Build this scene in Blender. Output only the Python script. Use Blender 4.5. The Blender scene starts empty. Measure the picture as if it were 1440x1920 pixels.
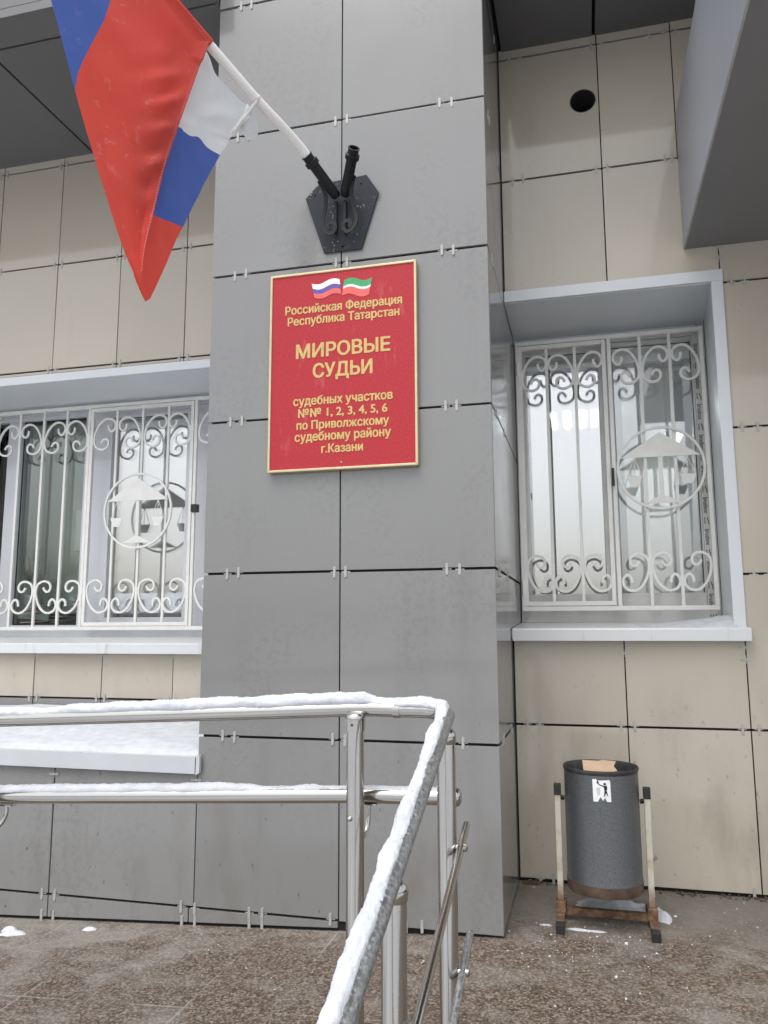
import bpy, bmesh, math, random
from mathutils import Vector, Matrix, noise
from mathutils.geometry import delaunay_2d_cdt
random.seed(7)
PI = math.pi; R = math.radians
SC = bpy.context.scene; COL = SC.collection

# ------------------------------------------------------------------ camera
CAM = Vector((0.8777, -2.7874, 1.0133)); YAW = 0.24895; PITCH = 0.14417; ROLL = -0.0036
cam_d = bpy.data.cameras.new('camera'); cam = bpy.data.objects.new('camera', cam_d); COL.objects.link(cam)
fw = Vector((-math.sin(YAW)*math.cos(PITCH), math.cos(YAW)*math.cos(PITCH), math.sin(PITCH)))
rt = Vector((math.cos(YAW), math.sin(YAW), 0)); up = rt.cross(fw)
rt2 = rt*math.cos(ROLL)+up*math.sin(ROLL); up2 = up*math.cos(ROLL)-rt*math.sin(ROLL)
cam.matrix_world = Matrix(((rt2.x, up2.x, -fw.x, CAM.x), (rt2.y, up2.y, -fw.y, CAM.y), (rt2.z, up2.z, -fw.z, CAM.z), (0, 0, 0, 1)))
cam_d.sensor_fit = 'AUTO'; cam_d.sensor_width = 36; cam_d.lens = 36*1477.43/1920
cam_d.clip_start = 0.02; cam_d.clip_end = 600
SC.camera = cam

# ------------------------------------------------------------------ sky, sun, exposure
SUN_EL, SUN_AZ = R(66), R(196)          # overcast: the sun is a wide soft patch high behind the camera
w = bpy.data.worlds.new('World'); SC.world = w; w.use_nodes = True
nt = w.node_tree; nt.nodes.clear()
sky = nt.nodes.new('ShaderNodeTexSky'); sky.sky_type = 'NISHITA'; sky.sun_disc = False
sky.sun_elevation = SUN_EL; sky.sun_rotation = SUN_AZ; sky.air_density = 1.2; sky.dust_density = 4.0; sky.ozone_density = 1.0
hs = nt.nodes.new('ShaderNodeHueSaturation'); hs.inputs['Saturation'].default_value = 0.22
bg = nt.nodes.new('ShaderNodeBackground'); bg.inputs['Strength'].default_value = 0.15
out = nt.nodes.new('ShaderNodeOutputWorld')
nt.links.new(sky.outputs[0], hs.inputs['Color']); nt.links.new(hs.outputs[0], bg.inputs[0]); nt.links.new(bg.outputs[0], out.inputs[0])
sl = bpy.data.lights.new('sun', 'SUN'); sl.energy = 0.5; sl.angle = R(50); sl.color = (1, 0.985, 0.96)
so = bpy.data.objects.new('sun', sl); COL.objects.link(so)
sd = Vector((math.sin(SUN_AZ)*math.cos(SUN_EL), math.cos(SUN_AZ)*math.cos(SUN_EL), math.sin(SUN_EL)))
so.rotation_euler = sd.to_track_quat('Z', 'Y').to_euler()
SC.view_settings.view_transform = 'Standard'; SC.view_settings.look = 'None'
SC.view_settings.exposure = 0.86; SC.view_settings.gamma = 1.0

# ------------------------------------------------------------------ materials
class N:
    """tiny node helper"""
    def __init__(s, name):
        s.m = bpy.data.materials.new(name); s.m.use_nodes = True; s.t = s.m.node_tree
        s.b = s.t.nodes['Principled BSDF']; s.o = s.t.nodes['Material Output']
    def n(s, typ, **kw):
        x = s.t.nodes.new('ShaderNode'+typ)
        for k, v in kw.items():
            if hasattr(x, k) and not k[0].isupper(): setattr(x, k, v)
        return x
    def l(s, a, b): s.t.links.new(a, b)
    def coord(s, scale=(1, 1, 1), rot=(0, 0, 0)):
        tc = s.n('TexCoord'); mp = s.n('Mapping'); mp.inputs['Scale'].default_value = scale; mp.inputs['Rotation'].default_value = rot
        s.l(tc.outputs['Object'], mp.inputs[0]); return mp.outputs[0]
    def noise(s, scale, detail=4, rough=.55, co=None, dist=0):
        x = s.n('TexNoise'); x.inputs['Scale'].default_value = scale; x.inputs['Detail'].default_value = detail
        x.inputs['Roughness'].default_value = rough; x.inputs['Distortion'].default_value = dist
        s.l(co if co is not None else s.coord(), x.inputs['Vector']); return x.outputs['Fac']
    def ramp(s, fac, stops, interp='LINEAR'):
        x = s.n('ValToRGB'); cr = x.color_ramp; cr.interpolation = interp
        while len(cr.elements) < len(stops): cr.elements.new(.5)
        for e, (p, c) in zip(cr.elements, stops):
            e.position = p; e.color = (c, c, c, 1) if isinstance(c, (int, float)) else (*c, 1)
        s.l(fac, x.inputs[0]); return x.outputs[0]
    def mix(s, fac, a, b, mode='MIX'):
        x = s.n('Mix'); x.data_type = 'RGBA'; x.blend_type = mode
        for v, i in ((fac, 0), (a, 6), (b, 7)):
            if isinstance(v, (int, float)): x.inputs[i].default_value = v if i == 0 else (v, v, v, 1)
            elif isinstance(v, tuple): x.inputs[i].default_value = (*v, 1)
            else: s.l(v, x.inputs[i])
        return x.outputs[2]
    def math(s, op, a, b=0.0):
        x = s.n('Math'); x.operation = op
        for v, i in ((a, 0), (b, 1)):
            if isinstance(v, (int, float)): x.inputs[i].default_value = v
            else: s.l(v, x.inputs[i])
        return x.outputs[0]
    def bump(s, h, strength, dist=.002):
        x = s.n('Bump'); x.inputs['Strength'].default_value = strength; x.inputs['Distance'].default_value = dist
        s.l(h, x.inputs['Height']); s.l(x.outputs[0], s.b.inputs['Normal']); return x
    def set(s, **kw):
        for k, v in kw.items():
            k = k.replace('_', ' ')
            i = s.b.inputs[k]
            if isinstance(v, (int, float)): i.default_value = v
            elif isinstance(v, tuple): i.default_value = (*v, 1) if len(v) == 3 else v
            else: s.l(v, i)
        return s.m

def plain(name, col, rough=.5, metal=0, var=.12, scale=9, spec=.5, bump=0, bscale=120):
    k = N(name); f = k.noise(scale, 5)
    c = k.mix(k.ramp(f, [(.3, 0.), (.7, 1.)]), tuple(x*(1-var) for x in col), tuple(min(1, x*(1+var)) for x in col))
    k.set(Base_Color=c, Roughness=rough, Metallic=metal)
    k.b.inputs['Specular IOR Level'].default_value = spec
    if bump: k.bump(k.noise(bscale, 3), bump)
    return k.m

def tile_mat(name, col, rough, blot=0, scratch=0, ior=1.55):
    k = N(name)
    a = k.n('Attribute'); a.attribute_name = 'tint'
    base = k.mix(a.outputs['Fac'], tuple(x*.93 for x in col), tuple(x*1.06 for x in col))
    g = k.noise(1.7, 3); base = k.mix(k.ramp(g, [(.35, .0), (.7, .35)]), base, tuple(x*.88 for x in col))
    grain = k.noise(500, 2); base = k.mix(.05, base, grain, 'OVERLAY')
    stv = k.noise(7, 5, .6, k.coord((1, 1, .07))); pch = k.noise(1.1, 2)
    sf_ = k.math('MULTIPLY', k.ramp(stv, [(.52, 0.), (.74, .30)]), k.ramp(pch, [(.4, 0.), (.6, 1.)]))
    base = k.mix(sf_, base, tuple(x*.68 for x in col))
    fk = k.noise(95, 2, .5); base = k.mix(k.ramp(fk, [(.745, 0.), (.77, .55)]), base, (.09, .08, .07))
    if blot:                                     # dried drip marks: soft blotches clustered in places
        v = k.noise(42, 2.5, .5); where = k.noise(2.3, 2)
        f = k.math('MULTIPLY', k.ramp(v, [(.50, 0.), (.58, 1.)]), k.ramp(where, [(.47, 0.), (.62, 1.)]))
        base = k.mix(k.math('MULTIPLY', f, blot), base, tuple(x*.62 for x in col))
    if scratch:                                  # small mud splashes low on the wall
        sp = k.noise(38, 2, .5, k.coord((1, 1, .6)))
        tc = k.n('TexCoord'); sx = k.n('SeparateXYZ'); k.l(tc.outputs['Object'], sx.inputs[0])
        low = k.ramp(sx.outputs[2], [(0., 1.), (.55, .55), (.9, 0.)])
        sp = k.math('MULTIPLY', k.ramp(sp, [(.69, 0.), (.74, 1.)]), low)
        base = k.mix(k.math('MULTIPLY', sp, scratch), base, (.07, .06, .05))
        dl = k.noise(6, 4, .6, k.coord((1, 1, .35)))
        base = k.mix(k.math('MULTIPLY', k.ramp(dl, [(.5, 0.), (.8, .5)]), low), base, (.13, .11, .085))
    k.set(Base_Color=base, IOR=ior)
    rr = k.ramp(k.noise(5, 4), [(.3, rough*.8), (.75, rough*1.35)]); k.set(Roughness=rr)
    k.bump(k.noise(1.3, 1), .05, .01)
    return k.m

M = {}
M['grey_tile'] = tile_mat('grey_tile', (.228, .229, .226), .13, blot=.22, scratch=.6)
M['beige_tile'] = tile_mat('beige_tile', (.470, .424, .352), .075, scratch=.5)
M['joint'] = plain('joint_black', (.012, .012, .012), .9)
M['clip'] = plain('clip_metal', (.38, .38, .36), .45, .1, .15, 40)
M['white_metal'] = plain('white_coated_metal', (.62, .65, .675), .30, 0, .03, 3, bump=.05, bscale=6)
M['galv'] = plain('pale_grey_sheet', (.50, .525, .55), .35, 0, .05, 4, bump=.08, bscale=9)
def _wm():
    k = N('white_sill_metal'); st = k.noise(30, 3, .6, k.coord((1, 1, .12)))
    c = k.mix(k.ramp(st, [(.60, 0.), (.78, .5)]), (.62, .635, .645), (.36, .34, .30)); k.set(Base_Color=c, Roughness=.3); return k.m
M['sill'] = _wm()
M['pvc'] = plain('white_plastic', (.66, .67, .70), .22, 0, .03, 3)
M['pvc_dirty'] = plain('white_plastic_film', (.66, .66, .64), .3, 0, .08, 6)
M['grille'] = plain('white_painted_steel', (.80, .795, .76), .42, 0, .05, 14, bump=.08, bscale=60)
M['black_metal'] = plain('black_painted_iron', (.011, .012, .014), .5, 0, .25, 30, spec=.3, bump=.2, bscale=150)
def _plate():
    k = N('bracket_plate'); v = k.n('TexVoronoi'); v.inputs['Scale'].default_value = 70; k.l(k.coord(), v.inputs['Vector'])
    f = k.math('MULTIPLY', k.ramp(v.outputs['Distance'], [(.0, 1.), (.22, 1.), (.30, 0.)]), k.ramp(k.noise(16, 3), [(.52, 0.), (.60, 1.)]))
    c = k.mix(f, (.020, .024, .033), (.17, .18, .19)); k.set(Base_Color=c, Roughness=.62); k.b.inputs['Specular IOR Level'].default_value = .28; k.bump(k.noise(90, 3), .2); return k.m
M['plate'] = _plate()
M['black_plastic'] = plain('black_plastic', (.018, .018, .018), .5)
M['soffit'] = plain('soffit_panel', (.135, .135, .137), .5, 0, .05, 1.5)
M['canopy'] = plain('canopy_skylit_side', (.36, .38, .425), .36, .1, .05, 1.2)  # side face paler and bluer than the underside: sky reflection painted into its colour
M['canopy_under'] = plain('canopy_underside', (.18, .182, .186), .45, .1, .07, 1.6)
def _steel():
    k = N('stainless_steel'); br = k.noise(9, 3, .6, k.coord((60, 60, 60)))
    k.set(Base_Color=(.50, .49, .465), Metallic=1., Roughness=k.ramp(br, [(.3, .08), (.7, .18)])); k.bump(k.noise(6, 3), .03, .004); return k.m
M['steel'] = _steel()
def _steel_f():
    k = N('frosted_steel'); f = k.ramp(k.noise(130, 6, .75), [(.42, 0.), (.74, 1.)])
    k.set(Base_Color=k.mix(f, (.27, .275, .28), (.44, .455, .47)), Metallic=k.ramp(f, [(0., .85), (1., .2)]), Roughness=k.ramp(f, [(0., .36), (1., .6)]))
    k.bump(k.noise(160, 4), .25, .002); return k.m
M['steel_frost'] = _steel_f()
def _snow():
    k = N('snow_white'); c = k.mix(k.ramp(k.noise(25, 5), [(.3, 0.), (.7, 1.)]), (.48, .505, .55), (.62, .635, .668))
    k.set(Base_Color=c, Roughness=.75); k.b.inputs['Subsurface Weight'].default_value = .15
    k.b.inputs['Subsurface Radius'].default_value = (.01, .012, .014)
    h = k.math('ADD', k.noise(350, 4, .7), k.noise(90, 3)); k.bump(h, .55, .003); return k.m
M['snow'] = _snow()
def _granite():
    k = N('granite_floor')
    n1 = k.noise(150, 5, .8, k.coord((1, 1.1, 1))); n2 = k.noise(34, 3, .6); vo = k.n('TexVoronoi'); vo.inputs['Scale'].default_value = 170; k.l(k.coord(), vo.inputs['Vector']); vs = k.n('SeparateColor'); k.l(vo.outputs['Color'], vs.inputs[0])
    n1 = k.math('ADD', k.math('MULTIPLY', n1, .55), k.math('MULTIPLY', vs.outputs[0], .45))
    c = k.ramp(n1, [(.20, (.018, .013, .010)), (.38, (.055, .039, .029)), (.49, (.100, .075, .056)), (.59, (.165, .132, .104)), (.72, (.29, .25, .21)), (.88, (.12, .095, .076))])
    c = k.mix(k.ramp(n2, [(.35, 0.), (.7, .35)]), c, (.14, .09, .06))
    # trodden snow dust: pale film left in patches, mostly on the ramp
    tc = k.n('TexCoord'); sx = k.n('SeparateXYZ'); k.l(tc.outputs['Object'], sx.inputs[0])
    left = k.ramp(k.math('MULTIPLY', k.math('ADD', sx.outputs[0], 1.6), .5), [(.0, .20), (.55, .06), (.85, .0)])
    near = k.ramp(k.math('MULTIPLY', k.math('ADD', sx.outputs[1], 1.0), 1.), [(.0, -.05 + .05), (.6, .02), (1., .10)])
    pat = k.noise(4.2, 5, .62, k.coord((1.0, 1.5, 1), (0, 0, .5)), .6)
    f = k.ramp(k.math('ADD', k.math('ADD', pat, left), near), [(.54, 0.), (.78, .66)])
    f = k.math('MULTIPLY', f, k.ramp(k.noise(140, 4, .7), [(.2, .5), (.65, 1.)]))
    c = k.mix(f, c, k.mix(k.ramp(k.noise(260, 3, .7), [(.3, 0.), (.7, 1.)]), (.20, .185, .165), (.38, .365, .345)))
    # damp grime in the corner under the bin
    g = k.noise(5, 4); gx = k.ramp(sx.outputs[0], [(.5, 0.), (.62, 1.)]); gy = k.ramp(sx.outputs[1], [(.05, 0.), (.28, 1.)])
    gf = k.math('MULTIPLY', k.math('MULTIPLY', gx, gy), k.ramp(g, [(.3, .35), (.6, .85)])); c = k.mix(gf, c, (.16, .145, .125))
    # tile joints
    br = k.n('TexBrick'); br.offset = 0; br.inputs['Scale'].default_value = 1; br.inputs['Mortar Size'].default_value = .0030
    br.inputs['Brick Width'].default_value = .2665; br.inputs['Row Height'].default_value = .6; k.l(k.coord((1, 1, 1), (0, 0, 0)), br.inputs['Vector'])
    c = k.mix(k.math('MULTIPLY', k.math('MULTIPLY', br.outputs['Fac'], .5), k.ramp(k.noise(3.5, 3), [(.40, 0.), (.62, 1.)])), c, k.mix(k.ramp(sx.outputs[0], [(.35, 0.), (.6, 1.)]), (.40, .375, .34), (.085, .065, .052)))
    k.set(Base_Color=c, Roughness=k.ramp(k.noise(20, 4), [(.3, .38), (.7, .7)])); k.bump(n1, .18, .002); return k.m
M['granite'] = _granite()
M['concrete'] = plain('concrete', (.26, .25, .235), .85, 0, .15, 6, bump=.3, bscale=60)
M['street'] = plain('trodden_snow_street', (.42, .43, .45), .85, 0, .3, .6, bump=.3, bscale=3)
def _sign():
    k = N('sign_red'); n = k.noise(230, 4, .7); v = k.n('TexVoronoi'); v.inputs['Scale'].default_value = 260; k.l(k.coord(), v.inputs['Vector'])
    c = k.mix(k.ramp(n, [(.36, 0.), (.62, 1.)]), (.33, .014, .022), (.48, .042, .052))
    fl = k.math('MULTIPLY', k.ramp(v.outputs['Distance'], [(.10, 1.), (.20, 0.)]), k.ramp(k.noise(120, 3), [(.57, 0.), (.66, 1.)]))
    c = k.mix(k.math('MULTIPLY', fl, .55), c, (.75, .45, .45))
    s1 = k.noise(20, 4, .6, k.coord((1, 1, .3))); c = k.mix(k.ramp(s1, [(.62, 0.), (.8, .35)]), c, (.62, .25, .24))
    k.set(Base_Color=c, Roughness=.5); k.b.inputs['Specular IOR Level'].default_value = .26; return k.m
M['sign_red'] = _sign()
M['gold'] = plain('gold_letter', (.58, .41, .15), .6, 0, .1, 50)
M['gold_frame'] = plain('gold_frame', (.58, .49, .30), .35, .35, .08, 20)
M['print_white'] = plain('print_white', (.75, .76, .82), .5, 0, .08, 200)
M['print_violet'] = plain('print_violet', (.11, .08, .33), .5, 0, .15, 200)
M['print_red'] = plain('print_red', (.72, .12, .10), .5, 0, .12, 200)
M['print_green'] = plain('print_green', (.05, .34, .12), .5, 0, .15, 200)
def flag_mat(name, col, col2=None, worn=0):
    k = N(name); t = k.n('BsdfTranslucent'); mx = k.n('MixShader'); mx.inputs[0].default_value = .45
    if col2 is not None:
        a = k.n('Attribute'); a.attribute_name = 'stripe'
        c = k.mix(k.math('GREATER_THAN', a.outputs['Fac'], 0.), col, col2)
    else: c = k.mix(0., col, col)
    if worn:
        f = k.ramp(k.noise(9, 6, .75, k.coord((1, 1, 1)), 2.2), [(.60, 0.), (.75, worn)]); c = k.mix(f, c, (.75, .50, .50))
    weave = k.noise(900, 2); c = k.mix(.06, c, weave, 'OVERLAY')
    k.set(Base_Color=c, Roughness=.72); k.b.inputs['Sheen Weight'].default_value = .15; k.b.inputs['Specular IOR Level'].default_value = .2
    k.bump(k.noise(9, 3, .5, k.coord((2.2, 2.2, .7), (.5, .3, 0))), .16, .010)
    k.l(c, t.inputs[0]); k.l(k.b.outputs[0], mx.inputs[1]); k.l(t.outputs[0], mx.inputs[2]); k.l(mx.outputs[0], k.o.inputs[0]); return k.m
FRED = (.68, .082, .060); FBLUE = (.070, .125, .40); FWHITE = (.70, .72, .74)
M['flag_front'] = flag_mat('flag_red_and_blue', FRED, FBLUE, .35)
M['flag_red'] = flag_mat('flag_red', FRED); M['flag_blue'] = flag_mat('flag_blue', FBLUE); M['flag_white'] = flag_mat('flag_white', FWHITE)
M['stitch'] = plain('stitching', (.58, .22, .21), .8)
M['pole'] = plain('white_plastic_pole', (.80, .79, .76), .3, 0, .03, 8)
M['tie'] = plain('white_tape', (.62, .61, .58), .8, 0, .1, 80, bump=.4, bscale=300)
def _bin():
    k = N('hammered_grey_paint'); v = k.noise(330, 3, .6)
    tc = k.n('TexCoord'); sx = k.n('SeparateXYZ'); k.l(tc.outputs['Object'], sx.inputs[0])
    c = k.mix(k.ramp(v, [(.35, 0.), (.65, 1.)]), (.098, .104, .112), (.18, .19, .20))
    rust = k.ramp(k.math('ADD', k.noise(14, 5, .65), k.ramp(sx.outputs[2], [(.06, .35), (.16, .06), (.40, 0.), (.52, .12)])), [(.66, 0.), (.82, .9)])
    c = k.mix(rust, c, (.13, .075, .045)); k.set(Base_Color=c, Roughness=.36, Metallic=k.ramp(rust, [(0., .65), (1., 0.)])); k.bump(v, .55, .002); return k.m
M['bin'] = _bin()
M['bin_in'] = plain('bin_inside', (.045, .042, .04), .6)
def rust_mat(name, paint, lo, hi):
    k = N(name); n = k.noise(28, 6, .7)
    c = k.ramp(n, [(.30, (.04, .025, .016)), (.46, (.115, .056, .028)), (.6, (.20, .125, .07)), (.75, (.20, .165, .12))])
    tc = k.n('TexCoord'); sx = k.n('SeparateXYZ'); k.l(tc.outputs['Object'], sx.inputs[0])
    h = k.ramp(k.math('ADD', sx.outputs[2], k.math('MULTIPLY', k.noise(20, 4), .08)), [(lo, 0.), (hi, 1.)])
    c = k.mix(h, c, k.mix(k.ramp(k.noise(18, 5), [(.48, 0.), (.7, .7)]), paint, (.34, .23, .11)))
    k.set(Base_Color=c, Roughness=.75); k.bump(k.noise(120, 4), .4); return k.m
M['rust'] = rust_mat('rusty_steel', (.2, .15, .1), 5, 6)
M['leg_paint'] = rust_mat('cream_paint_rusting', (.54, .51, .43), .10, .17)
M['rim'] = plain('dark_worn_rim', (.055, .055, .055), .45, .3, .4, 30, bump=.2)
M['band'] = plain('rusty_band', (.085, .055, .036), .8, 0, .55, 16, bump=.4)
M['sticker'] = plain('sticker_white', (.78, .79, .80), .6, 0, .06, 60)
M['ink'] = plain('ink_black', (.012, .012, .013), .6)
M['ink_grey'] = plain('ink_grey', (.10, .10, .10), .6)
M['cardboard'] = plain('cardboard', (.50, .36, .25), .8, 0, .1, 20)
M['paper'] = plain('paper', (.55, .56, .54), .8, 0, .12, 14)
M['folder'] = plain('folder_dark', (.05, .05, .055), .6)
M['room'] = plain('room_paint', (.78, .80, .77), .8, 0, .05, 2)
M['room_white'] = plain('room_white', (.74, .74, .75), .8, 0, .04, 2)
M['ochre'] = plain('ochre_curtain', (.46, .42, .22), .8, 0, .1, 6)
M['brown'] = plain('brown_curtain', (.12, .08, .08), .8)
M['bark'] = plain('bark', (.06, .05, .042), .9, 0, .3, 12)
M['facade'] = plain('facade_far', (.40, .38, .35), .8, 0, .1, .6)
M['dark_glass'] = plain('dark_window', (.03, .035, .04), .1)
M['debris'] = plain('dry_debris', (.10, .07, .045), .9)
def glass(name, refl, tint):
    k = N(name); k.t.nodes.remove(k.b)
    tr = k.n('BsdfTransparent'); tr.inputs[0].default_value = (*tint, 1); gl = k.n('BsdfGlossy'); gl.inputs['Roughness'].default_value = .012
    gl.inputs[0].default_value = (.95, .955, .96, 1)
    fr = k.n('Fresnel'); fr.inputs[0].default_value = 1.5 if refl > 0 else 1.32
    mx = k.n('MixShader'); k.l(k.math('ADD', fr.outputs[0], refl), mx.inputs[0])
    k.l(tr.outputs[0], mx.inputs[1]); k.l(gl.outputs[0], mx.inputs[2]); k.l(mx.outputs[0], k.o.inputs[0]); return k.m
M['glass_mirror'] = glass('coated_glass', .37, (.90, .905, .905))
M['glass_clear'] = glass('clear_glass', .012, (.86, .90, .87))
M['glass_mid'] = glass('half_coated_glass', .15, (.91, .915, .915))
def _sheer():
    k = N('blind_fabric'); tr = k.n('BsdfTransparent'); mx = k.n('MixShader'); mx.inputs[0].default_value = .74
    a = k.n('Attribute'); a.attribute_name = 'tint'
    k.set(Base_Color=k.mix(a.outputs['Fac'], (.62, .65, .69), (.84, .86, .89)), Roughness=.8)
    k.l(tr.outputs[0], mx.inputs[1]); k.l(k.b.outputs[0], mx.inputs[2]); k.l(mx.outputs[0], k.o.inputs[0]); return k.m
M['blind'] = _sheer()
def emit(name, col, st):
    k = N(name); k.b.inputs['Base Color'].default_value = (*col, 1); k.b.inputs['Emission Color'].default_value = (*col, 1); k.b.inputs['Emission Strength'].default_value = st; return k.m
M['lamp'] = emit('fluorescent_lamp', (.94, 1., .96), 20.)

# ------------------------------------------------------------------ geometry helpers
def merge(bm, t):
    me = bpy.data.meshes.new('tmp'); t.to_mesh(me); t.free(); bm.from_mesh(me); bpy.data.meshes.remove(me)
def box(bm, lo, hi, bev=0, mtx=None, tint=None):
    t = bmesh.new(); bmesh.ops.create_cube(t, size=1)
    lo = Vector(lo); hi = Vector(hi)
    for v in t.verts: v.co = Vector((lo[i]+(hi[i]-lo[i])*(v.co[i]+.5) for i in range(3)))
    if bev: bmesh.ops.bevel(t, geom=t.edges[:], offset=bev, segments=2, profile=.6, affect='EDGES')
    if mtx: bmesh.ops.transform(t, matrix=mtx, verts=t.verts)
    if tint is not None:
        ly = t.faces.layers.float.new('tint')
        for f in t.faces: f[ly] = tint
    merge(bm, t)
def prism(bm, pts, axis, a, b, bev=0, tint=None):
    """polygon (2D, in the two other axes in order) extruded along axis from a to b"""
    t = bmesh.new(); o = [i for i in range(3) if i != axis]
    def mk(p, d):
        v = [0, 0, 0]; v[o[0]], v[o[1]] = p; v[axis] = d; return t.verts.new(v)
    A = [mk(p, a) for p in pts]; B = [mk(p, b) for p in pts]; n = len(pts)
    t.faces.new(A); t.faces.new(B[::-1])
    for i in range(n): t.faces.new((A[i], B[i], B[(i+1) % n], A[(i+1) % n]))
    bmesh.ops.recalc_face_normals(t, faces=t.faces)
    if bev: bmesh.ops.bevel(t, geom=t.edges[:], offset=bev, segments=2, profile=.6, affect='EDGES')
    if tint is not None:
        ly = t.faces.layers.float.new('tint')
        for f in t.faces: f[ly] = tint
    merge(bm, t)
def sweep(bm, pts, prof, closed=False, caps=True, upv=None, scale=None):
    """sweep a 2D profile along a polyline with a parallel-transported frame"""
    P = [Vector(p) for p in pts]; n = len(P); T = []
    for i in range(n):
        a = P[(i-1) % n] if (closed or i > 0) else P[0]; b = P[(i+1) % n] if (closed or i < n-1) else P[-1]
        T.append((b-a).normalized())
    u = Vector(upv) if upv else (Vector((0, 0, 1)) if abs(T[0].z) < .9 else Vector((0, 1, 0)))
    rings = []; k = len(prof)
    for i in range(n):
        if upv: s = T[i].cross(Vector(upv)).normalized(); uu = s.cross(T[i]).normalized()
        else:
            u = (u - T[i]*u.dot(T[i])).normalized(); uu = u; s = T[i].cross(uu)
        sc = scale(i/(n-1)) if scale else 1
        rings.append([bm.verts.new(P[i]+s*(q[0]*sc)+uu*(q[1]*sc)) for q in prof])
    for i in range(n if closed else n-1):
        a, b = rings[i], rings[(i+1) % n]
        for j in range(k): bm.faces.new((a[j], a[(j+1) % k], b[(j+1) % k], b[j]))
    if caps and not closed:
        bm.faces.new(rings[0][::-1]); bm.faces.new(rings[-1])
def circ(r, n=20): return [(r*math.cos(2*PI*i/n), r*math.sin(2*PI*i/n)) for i in range(n)]
def sq(a, b=None, c=.0015):
    a /= 2; b = (b/2 if b else a)
    return [(a-c, -b), (a, -b+c), (a, b-c), (a-c, b), (-a+c, b), (-a, b-c), (-a, -b+c), (-a+c, -b)]
def tube(bm, pts, r, n=20, **k): sweep(bm, pts, circ(r, n), **k)
def lathe(bm, prof, c, ax=(0, 0, 1), n=32):
    """prof: (radius, height) rows, revolved round ax through c"""
    q = Vector((0, 0, 1)).rotation_difference(Vector(ax).normalized()); c = Vector(c); rings = []
    for r, h in prof:
        if r < 1e-6: rings.append([bm.verts.new(c+q@Vector((0, 0, h)))])
        else: rings.append([bm.verts.new(c+q@Vector((r*math.cos(2*PI*i/n), r*math.sin(2*PI*i/n), h))) for i in range(n)])
    for a, b in zip(rings, rings[1:]):
        if len(a) == 1 and len(b) == 1: continue
        for i in range(n):
            j = (i+1) % n
            if len(a) == 1: bm.faces.new((a[0], b[j], b[i]))
            elif len(b) == 1: bm.faces.new((a[i], a[j], b[0]))
            else: bm.faces.new((a[i], a[j], b[j], b[i]))
def grid(bm, rows):
    V = [[bm.verts.new(p) for p in r] for r in rows]; F = []
    for a, b in zip(V, V[1:]):
        for i in range(len(a)-1): F.append(bm.faces.new((a[i], a[i+1], b[i+1], b[i])))
    return V, F
def obj(name, bm, mats, parent=None, smooth=None, recalc=True):
    if recalc: bmesh.ops.recalc_face_normals(bm, faces=bm.faces)
    me = bpy.data.meshes.new(name); bm.to_mesh(me); bm.free()
    for m in (mats if isinstance(mats, (list, tuple)) else [mats]): me.materials.append(m)
    if smooth and smooth > .65:                       # bevelled flat sheets stay flat shaded
        for p in me.polygons: p.use_smooth = True
        if smooth < 3: me.set_sharp_from_angle(angle=smooth)
    o = bpy.data.objects.new(name, me); COL.objects.link(o)
    if parent: o.parent = parent
    return o
def tag(o, label, cat, group=None):
    o['label'] = label; o['category'] = cat
    if group: o['group'] = group
    return o
def thing(name, label, cat, group=None):
    o = bpy.data.objects.new(name, None); COL.objects.link(o); o.empty_display_size = .1; return tag(o, label, cat, group)
def struct(o, kind='structure', label=None):
    o['kind'] = kind
    if label: o['label'] = label
    return o
def B(): return bmesh.new()
def copy(o, parent, loc):
    c = o.copy(); COL.objects.link(c); c.parent = parent; c.location = loc; return c
def nz(x, y=0, z=0): return noise.noise(Vector((x, y, z)))
def fbm(x, y, z, o=4): return noise.fractal(Vector((x, y, z)), 1.0, 2.0, o)

D, DL = .613, .832                                   # depth of the right and of the left beige wall
XL, XR = -.552, .573                                 # pillar edges
ROWS = [.61, 1.216, 1.815, 2.426, 3.036, 3.645, 4.25]
GH, GV = .0046, .0024                                # half joints
def floor_z(x): return min(.0486*x-.036, -.008)

# clip: a small pressed tab straddling a joint; one mesh, copied
def clip_mesh(horizontal=False):
    b = B(); w_, h_ = (.0050, .0165)
    pts = [(w_*math.cos(a), h_*(1 if s > 0 else -1)-(w_*0 if 0 else 0)+w_*math.sin(a)) for s in (1, -1) for a in ([i*PI/6 for i in range(7)] if s > 0 else [PI+i*PI/6 for i in range(7)])]
    if horizontal: pts = [(z, x) for x, z in pts]
    prism(b, pts, 1, -.0028, .004, bev=.0008)
    box(b, (-.016, .003, -.0022), (.016, .008, .0022)) if not horizontal else box(b, (-.0022, .003, -.016), (.0022, .008, .016))
    return b
CLIP = obj('clip', clip_mesh(), M['clip']); CLIPH = obj('clip', clip_mesh(True), M['clip'])
_first = {}
def clips(parent, lst, y, hor=False, rz=0):
    src = CLIPH if hor else CLIP
    for x, z in lst:
        jx, jz = random.uniform(-.003, .003), random.uniform(-.004, .004)
        if rz: c = copy(src, parent, (y, x+jx, z+jz)); c.rotation_euler.z = rz
        else: c = copy(src, parent, (x+jx, y, z+jz))
        c.name = 'clip'
def tiles_y(bm, rects, y, th=.012):
    for x0, x1, z0, z1 in rects:
        dy = random.uniform(-.0012, .0012); c = Vector(((x0+x1)/2, y, (z0+z1)/2))
        m = Matrix.Translation(c) @ Matrix.Rotation(random.uniform(-.003, .003), 4, 'X') @ Matrix.Rotation(random.uniform(-.003, .003), 4, 'Z') @ Matrix.Translation(-c)
        box(bm, (x0+GV, y+dy, z0+GH), (x1-GV, y+th+dy, z1-GH), .001, m, random.random())
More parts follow.
